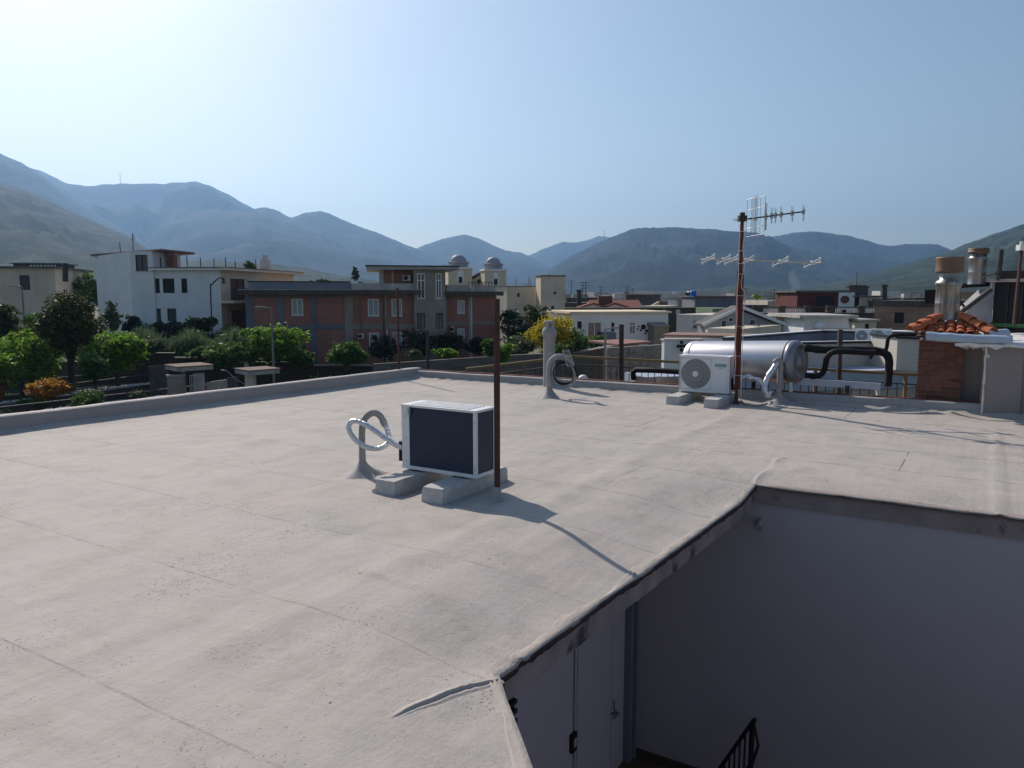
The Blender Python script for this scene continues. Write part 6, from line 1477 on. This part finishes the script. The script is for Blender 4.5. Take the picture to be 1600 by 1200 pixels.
# ---- garden walls ----
def gwall(label,x0,Y0,x1,Y1,yt,mat,cap=None,th=.25,yt1=None,name='garden_wall'):
    f=facp(x0,Y0,x1,Y1); z0,z1=Z(yt,Y0),Z(yt1 if yt1 else yt,Y1); t=thing(name,label,'wall',f.P(0,0,GZ)); P=f.P
    m=MB(); m.hexa([P(0,0,GZ),P(f.L,0,GZ),P(f.L,th,GZ),P(0,th,GZ),P(0,0,z0),P(f.L,0,z1),P(f.L,th,z1),P(0,th,z0)]); m.build('masonry',mat,t)
    if cap: m=MB(); m.hexa([P(-.05,-.06,z0+.003),P(f.L+.05,-.06,z1+.003),P(f.L+.05,th+.06,z1+.003),P(-.05,th+.06,z0+.003),P(-.05,-.06,z0+.08),P(f.L+.05,-.06,z1+.08),P(f.L+.05,th+.06,z1+.08),P(-.05,th+.06,z0+.08)]); m.build('coping',cap,t)
    return t
gwall('highest left step of the dark brown garden wall',186,50,267,51,553,B_brown,P_grey)
gwall('middle step of the dark brown garden wall behind the first gate canopy',268,51.1,361,52,560,B_brown,P_grey)
gwall('lowest right step of the dark brown garden wall by the spreading tree',362,52.1,486,53.5,567,B_brown,P_grey)
gwall('short brown wall piece below the small green tree',487,53.6,580,54.5,572,B_brown,P_grey,.3)
gwall('long grey stone garden wall rising to the right of the brick house',580,50,800,49,569,B_stone,None,.4,555)
gwall('stone wall stretch behind the capped vent pipe',800,49.1,915,50,555,B_stone,None,.4,550)
gwall('rising stone wall stretch toward the white low house',915,50.1,1000,54,550,B_stone,pm('stone_light',(.3,.28,.25),.9,.3,3,.3),.4,535)
gwall('rough pale stone gable wall left of the far air conditioner',950,45,1050,46,544,pm('rubble',(.24,.23,.21),.95,.5,4,.9,7,.06,streak=.4),None,.5,538)
f=facp(965,46.5,1020,47); m=MB(); m.prism([f.P(0,0,Z(542,46)),f.P(f.L,0,Z(538,46)),f.P(f.L,4,Z(534,50)),f.P(-.5,4,Z(535,50))],(0,0,.12)); o=m.build('tiled_ledge',pm('pink_tile',(.30,.15,.12),.8,.3,4,.2)); props(o,'pinkish tiled ledge above the rough stone wall','ledge')
gwall('whitish curved wall with black plate ornaments left of the tank',1040,37,1100,37.5,532,P_white,P_pink,.3)
for px,py,wn in ((1065,541,'centre'),(1065,535,'top'),(1070,541,'right'),(1065,547,'bottom'),(1060,541,'left')):
    c=at(px,py,36.9); m=MB(); m.lathe(c,[(.01,0),(.09,0),(.09,.04)],8,True,Vector((0,1,0))); o=m.build('wall_ornament',M_dark); props(o,wn+' one of the five small black wall ornaments left of the steel tank','ornament','ornaments on the whitish wall')
# neighbour flat roof with chimneys in the middle distance, yellow planks etc
# ---- street fences at the lower left ----
def fence(label,xs,Ys,ytops,zb,n,mat,wallh,wm,names='railing_fence'):
    f=facp(xs[0],Ys[0],xs[1],Ys[1]); t=thing(names,label,'fence',f.P(0,0,GZ)); z0=Z(ytops[0],Ys[0]); z1=Z(ytops[1],Ys[1]); zt=(z0+z1)/2
    m=MB(); f.box(m,0,f.L,0,.25,GZ,GZ+wallh); m.build('base_wall',wm,t)
    m=MB(); f.box(m,0,f.L,-.03,.28,GZ+wallh+.003,GZ+wallh+.06); m.build('coping',P_pale,t)
    m=MB(); m.bar(f.P(0,.12,zt),f.P(f.L,.12,zt),.05); m.bar(f.P(0,.12,GZ+wallh+.18),f.P(f.L,.12,GZ+wallh+.18),.03); m.build('top_rail',mat,t)
    for k in range(n): u=f.L*(k+.5)/n; m=MB(); m.bar(f.P(u,.12,GZ+wallh+.06),f.P(u,.12,zt),.022); m.build('baluster',M_darksteel,t)
    return t,f
M_drail=pm('rail_grey',(.14,.13,.13),.6,.3,4,.1)
fence('near street fence with thin rail running behind the left kerb',(-40,352),(35,46),(640,597),0,110,M_drail,.95,P_dark)
fence('further street fence with dark low wall behind the clipped bushes',(-40,252),(40,51.5),(617,582),0,90,M_drail,.9,P_dark)
fence('dark inner garden railing under the leafy trees',(-30,250),(46,55),(600,576),0,60,M_darksteel,.6,P_dark)
# white pebbles on the walls
V=[];Q=[]
for k in range(260):
    f_=k/260; x=-30+ (350+30)*f_; Y=35+(46-35)*f_-.1+rnd.uniform(0,.2); X=(x-800)/1200*Y; addbox(V,Q,X,Y,GZ+1.02,GZ+1.02+rnd.uniform(.05,.12),rnd.uniform(.08,.2),.1,rnd.uniform(0,3))
for k in range(200):
    f_=k/200; x=-30+ (230+30)*f_; Y=40+(50-40)*f_+rnd.uniform(-.1,.1); X=(x-800)/1200*Y; addbox(V,Q,X,Y,GZ+.97,GZ+.97+rnd.uniform(.05,.12),rnd.uniform(.08,.2),.1,rnd.uniform(0,3))
o=fastmesh('white_pebbles',np.array(V),Q,P_white,kind='stuff'); props(o,'rows of white pebbles lying on the low fence walls','pebbles')
# gate canopies
def canopy(x0,x1,y,Y,label,pil):
    c0=at(x0,y,Y); c1=at(x1,y,Y); cx=(c0.x+c1.x)/2; s=(c1.x-c0.x)/2*.72; z=at(x0,y,Y).z; t=thing('gate_canopy',label,'canopy',(cx,Y,GZ))
    th=.42; cc,ss=math.cos(.75),math.sin(.75)
    def q(a,b,z_): return (cx+(a*cc-b*ss),Y+(a*ss+b*cc),z_)
    m=MB(); m.box(-s,s,-s*.98,s*.98,z-.14,z+.08,lambda v:q(*v)); m.build('slab',P_pale,t)
    m=MB(); m.box(-s-.05,s+.05,-s-.03,s+.03,z+.083,z+.13,lambda v:q(*v)); m.build('roof_felt',pm('canopy_top',(.22,.15,.12),.9,.3,2,.3),t)
    for px,wd,mt_,yt in pil:
        p=at(px,y,Y-.3); m=MB(); zt=z-.125 if yt is None else at(px,yt,Y).z; m.box(p.x-wd,p.x+wd,p.y-wd,p.y+wd,GZ,zt); m.build('pillar',mt_,t)
    return t
t=canopy(258,333,573,42,'left one of two small gate roofs with brown top',[(286,.09,P_grey,None),(310,.22,P_pale,582)])
canopy(367,437,579,40,'right one of two small gate roofs, over a beige pillar',[(391,.22,P_beige,None)])
f=facp(290,41,304,41); t=thing('garden_gate','narrow pale pedestrian gate under the left gate roof','gate',f.P(0,0,GZ))
m=MB(); zt=Z(587,41); m.bar(f.P(0,0,zt),f.P(f.L,0,zt),.06); m.bar(f.P(0,0,GZ+.1),f.P(f.L,0,GZ+.1),.06); m.build('frame',P_pale,t)
for k in range(6): m=MB(); m.bar(f.P(f.L*k/5,0,GZ+.1),f.P(f.L*k/5,0,zt),.03); m.build('bar',P_pale,t)
f=facp(317,41.5,348,43); t=thing('sliding_gate','wide pale slatted driveway gate between the two gate roofs','gate',f.P(0,0,GZ))
zt=Z(597,42); m=MB(); m.bar(f.P(0,0,zt),f.P(f.L,0,zt),.08); m.bar(f.P(0,0,GZ+.1),f.P(f.L,0,GZ+.1),.08); m.build('frame',P_pale,t)
for k in range(13): m=MB(); u=f.L*k/12; f.box(m,u-.03,u+.03,-.02,.02,GZ+.1,zt); m.build('slat',P_pale,t)
f=facp(254,41,282,41.3); m=MB(); f.box(m,0,f.L,0,.25,GZ,Z(589,41)); t=thing('garden_wall','short grey gate wall with pale coping left of the pedestrian gate','wall',f.P(0,0,GZ)); m.build('masonry',P_grey,t); m=MB(); f.box(m,-.05,f.L+.05,-.05,.3,Z(589,41)+.002,Z(587.5,41)+.05); m.build('coping',P_pale,t)
f=facp(227,45,256,45.5); t=thing('railing_fence','tall dark iron fence left of the short gate wall','fence',f.P(0,0,GZ))
for k in range(16): m=MB(); m.bar(f.P(f.L*k/15,0,GZ),f.P(f.L*k/15,0,Z(572,45)),.035); m.build('bar',M_drail,t)
f=facp(350,44,366,45); t=thing('railing_fence','thin dark iron fence between driveway gate and right gate roof','fence',f.P(0,0,GZ))
for k in range(9): m=MB(); m.bar(f.P(f.L*k/8,0,GZ),f.P(f.L*k/8,0,Z(590,44)),.035); m.build('bar',M_drail,t)
m=MB(); m.tube(smooth_path([at(345,578,42),at(355,580,42),at(368,592,42),at(385,602,42)]),.02,5); o=m.build('arched_wire',M_steel); props(o,'thin arched wire between the two gate roofs','wire')
# street lamps
def lamp(px,yb,yt,Y,label,arm,mat,hd):
    b=at(px,yt,Y); t=thing('street_lamp',label,'street lamp',(b.x,b.y,GZ)); r=.07
    if hd=='arc':
        m=MB(); m.tube(smooth_path([Vector((b.x,b.y,GZ)),Vector((b.x,b.y,b.z-1.2)),Vector((b.x+.15,b.y,b.z-.5)),Vector((b.x+.7,b.y,b.z)),Vector((b.x+1.0,b.y,b.z-.05))]),[.08]*5*6 if False else .055,8); m.build('pole',mat,t)
        m=MB(); m.cyl((b.x+1.0,b.y,b.z+.0),(b.x+1.0,b.y,b.z-.45),.09,8,.12); m.build('lamp_head',M_darksteel,t)
    else:
        m=MB(); m.cyl((b.x,b.y,GZ),(b.x,b.y,b.z),.09,10,.055); m.build('pole',mat,t)
        m=MB(); m.bar((b.x,b.y,b.z),(b.x+arm*.35,b.y,b.z+.05),.06); m.bar((b.x+arm*.3,b.y,b.z+.05),(b.x+arm*.95,b.y,b.z+.08),.18,.09); m.build('lamp_head',mat,t)
lamp(34,520,448,60,'grey street lamp with flat head left of the big round tree',-1,pm('lamp_grey',(.20,.20,.20),.5,.1,3,0),'f')
lamp(328,520,434,58,'dark curved arm street lamp before the white house corner',1,M_darksteel,'arc')
lamp(424,580,482,46,'slim grey street lamp in front of the brick house',-1,pm('lamp_pale',(.22,.21,.20),.5,.1,3,0),'f')
lamp(946,590,514,42,'pale slim street lamp left of the dark upright steel post',1,pm('lamp_pale',(.2,.2,.2)),'f')
m=MB(); a=at(668,575,44); m.cyl(Vector((a.x,a.y,GZ)),at(668,518,44),.09,8); m.cyl(at(668,518,44),at(668,516,44),.10,8); o=m.build('post',M_darksteel); props(o,'dark short post rising behind the kerb below the stair tower','post')
m=MB(); a=at(385,565,50); m.box(a.x-.12,a.x+.12,a.y-.12,a.y+.12,GZ,Z(549,50)); o=m.build('post',P_beige); props(o,'short pale post beside the spreading green tree','post')
# smoke plumes
def smoke(px,yb,yt,Y,wpx,label,den):
    m=MB(); b=at(px,yb,Y); H=at(px,yt,Y).z-b.z; n=8; rs=[wpx/1200*Y/2*(.35+.35*(k/n))*max(.03,1-(k/n)**3) for k in range(n+1)]
    m.tube([Vector((b.x+H*.10*math.sin(k*.8)+k*H*.02,b.y,b.z+H*k/n)) for k in range(n+1)],rs,14)
    t=NT('smoke_air'); t.t.nodes.clear(); pv=t.n('ShaderNodeVolumePrincipled'); mo=t.n('ShaderNodeOutputMaterial'); pv.inputs['Color'].default_value=(.75,.85,1,1); pv.inputs['Density'].default_value=den; t.l(pv.outputs[0],mo.inputs['Volume'])
    o=m.build('smoke_plume',t.m); props(o,label,'smoke',None,'stuff')
smoke(1236,464,415,520,34,'faint bluish smoke plume rising right of the red mast',.03)
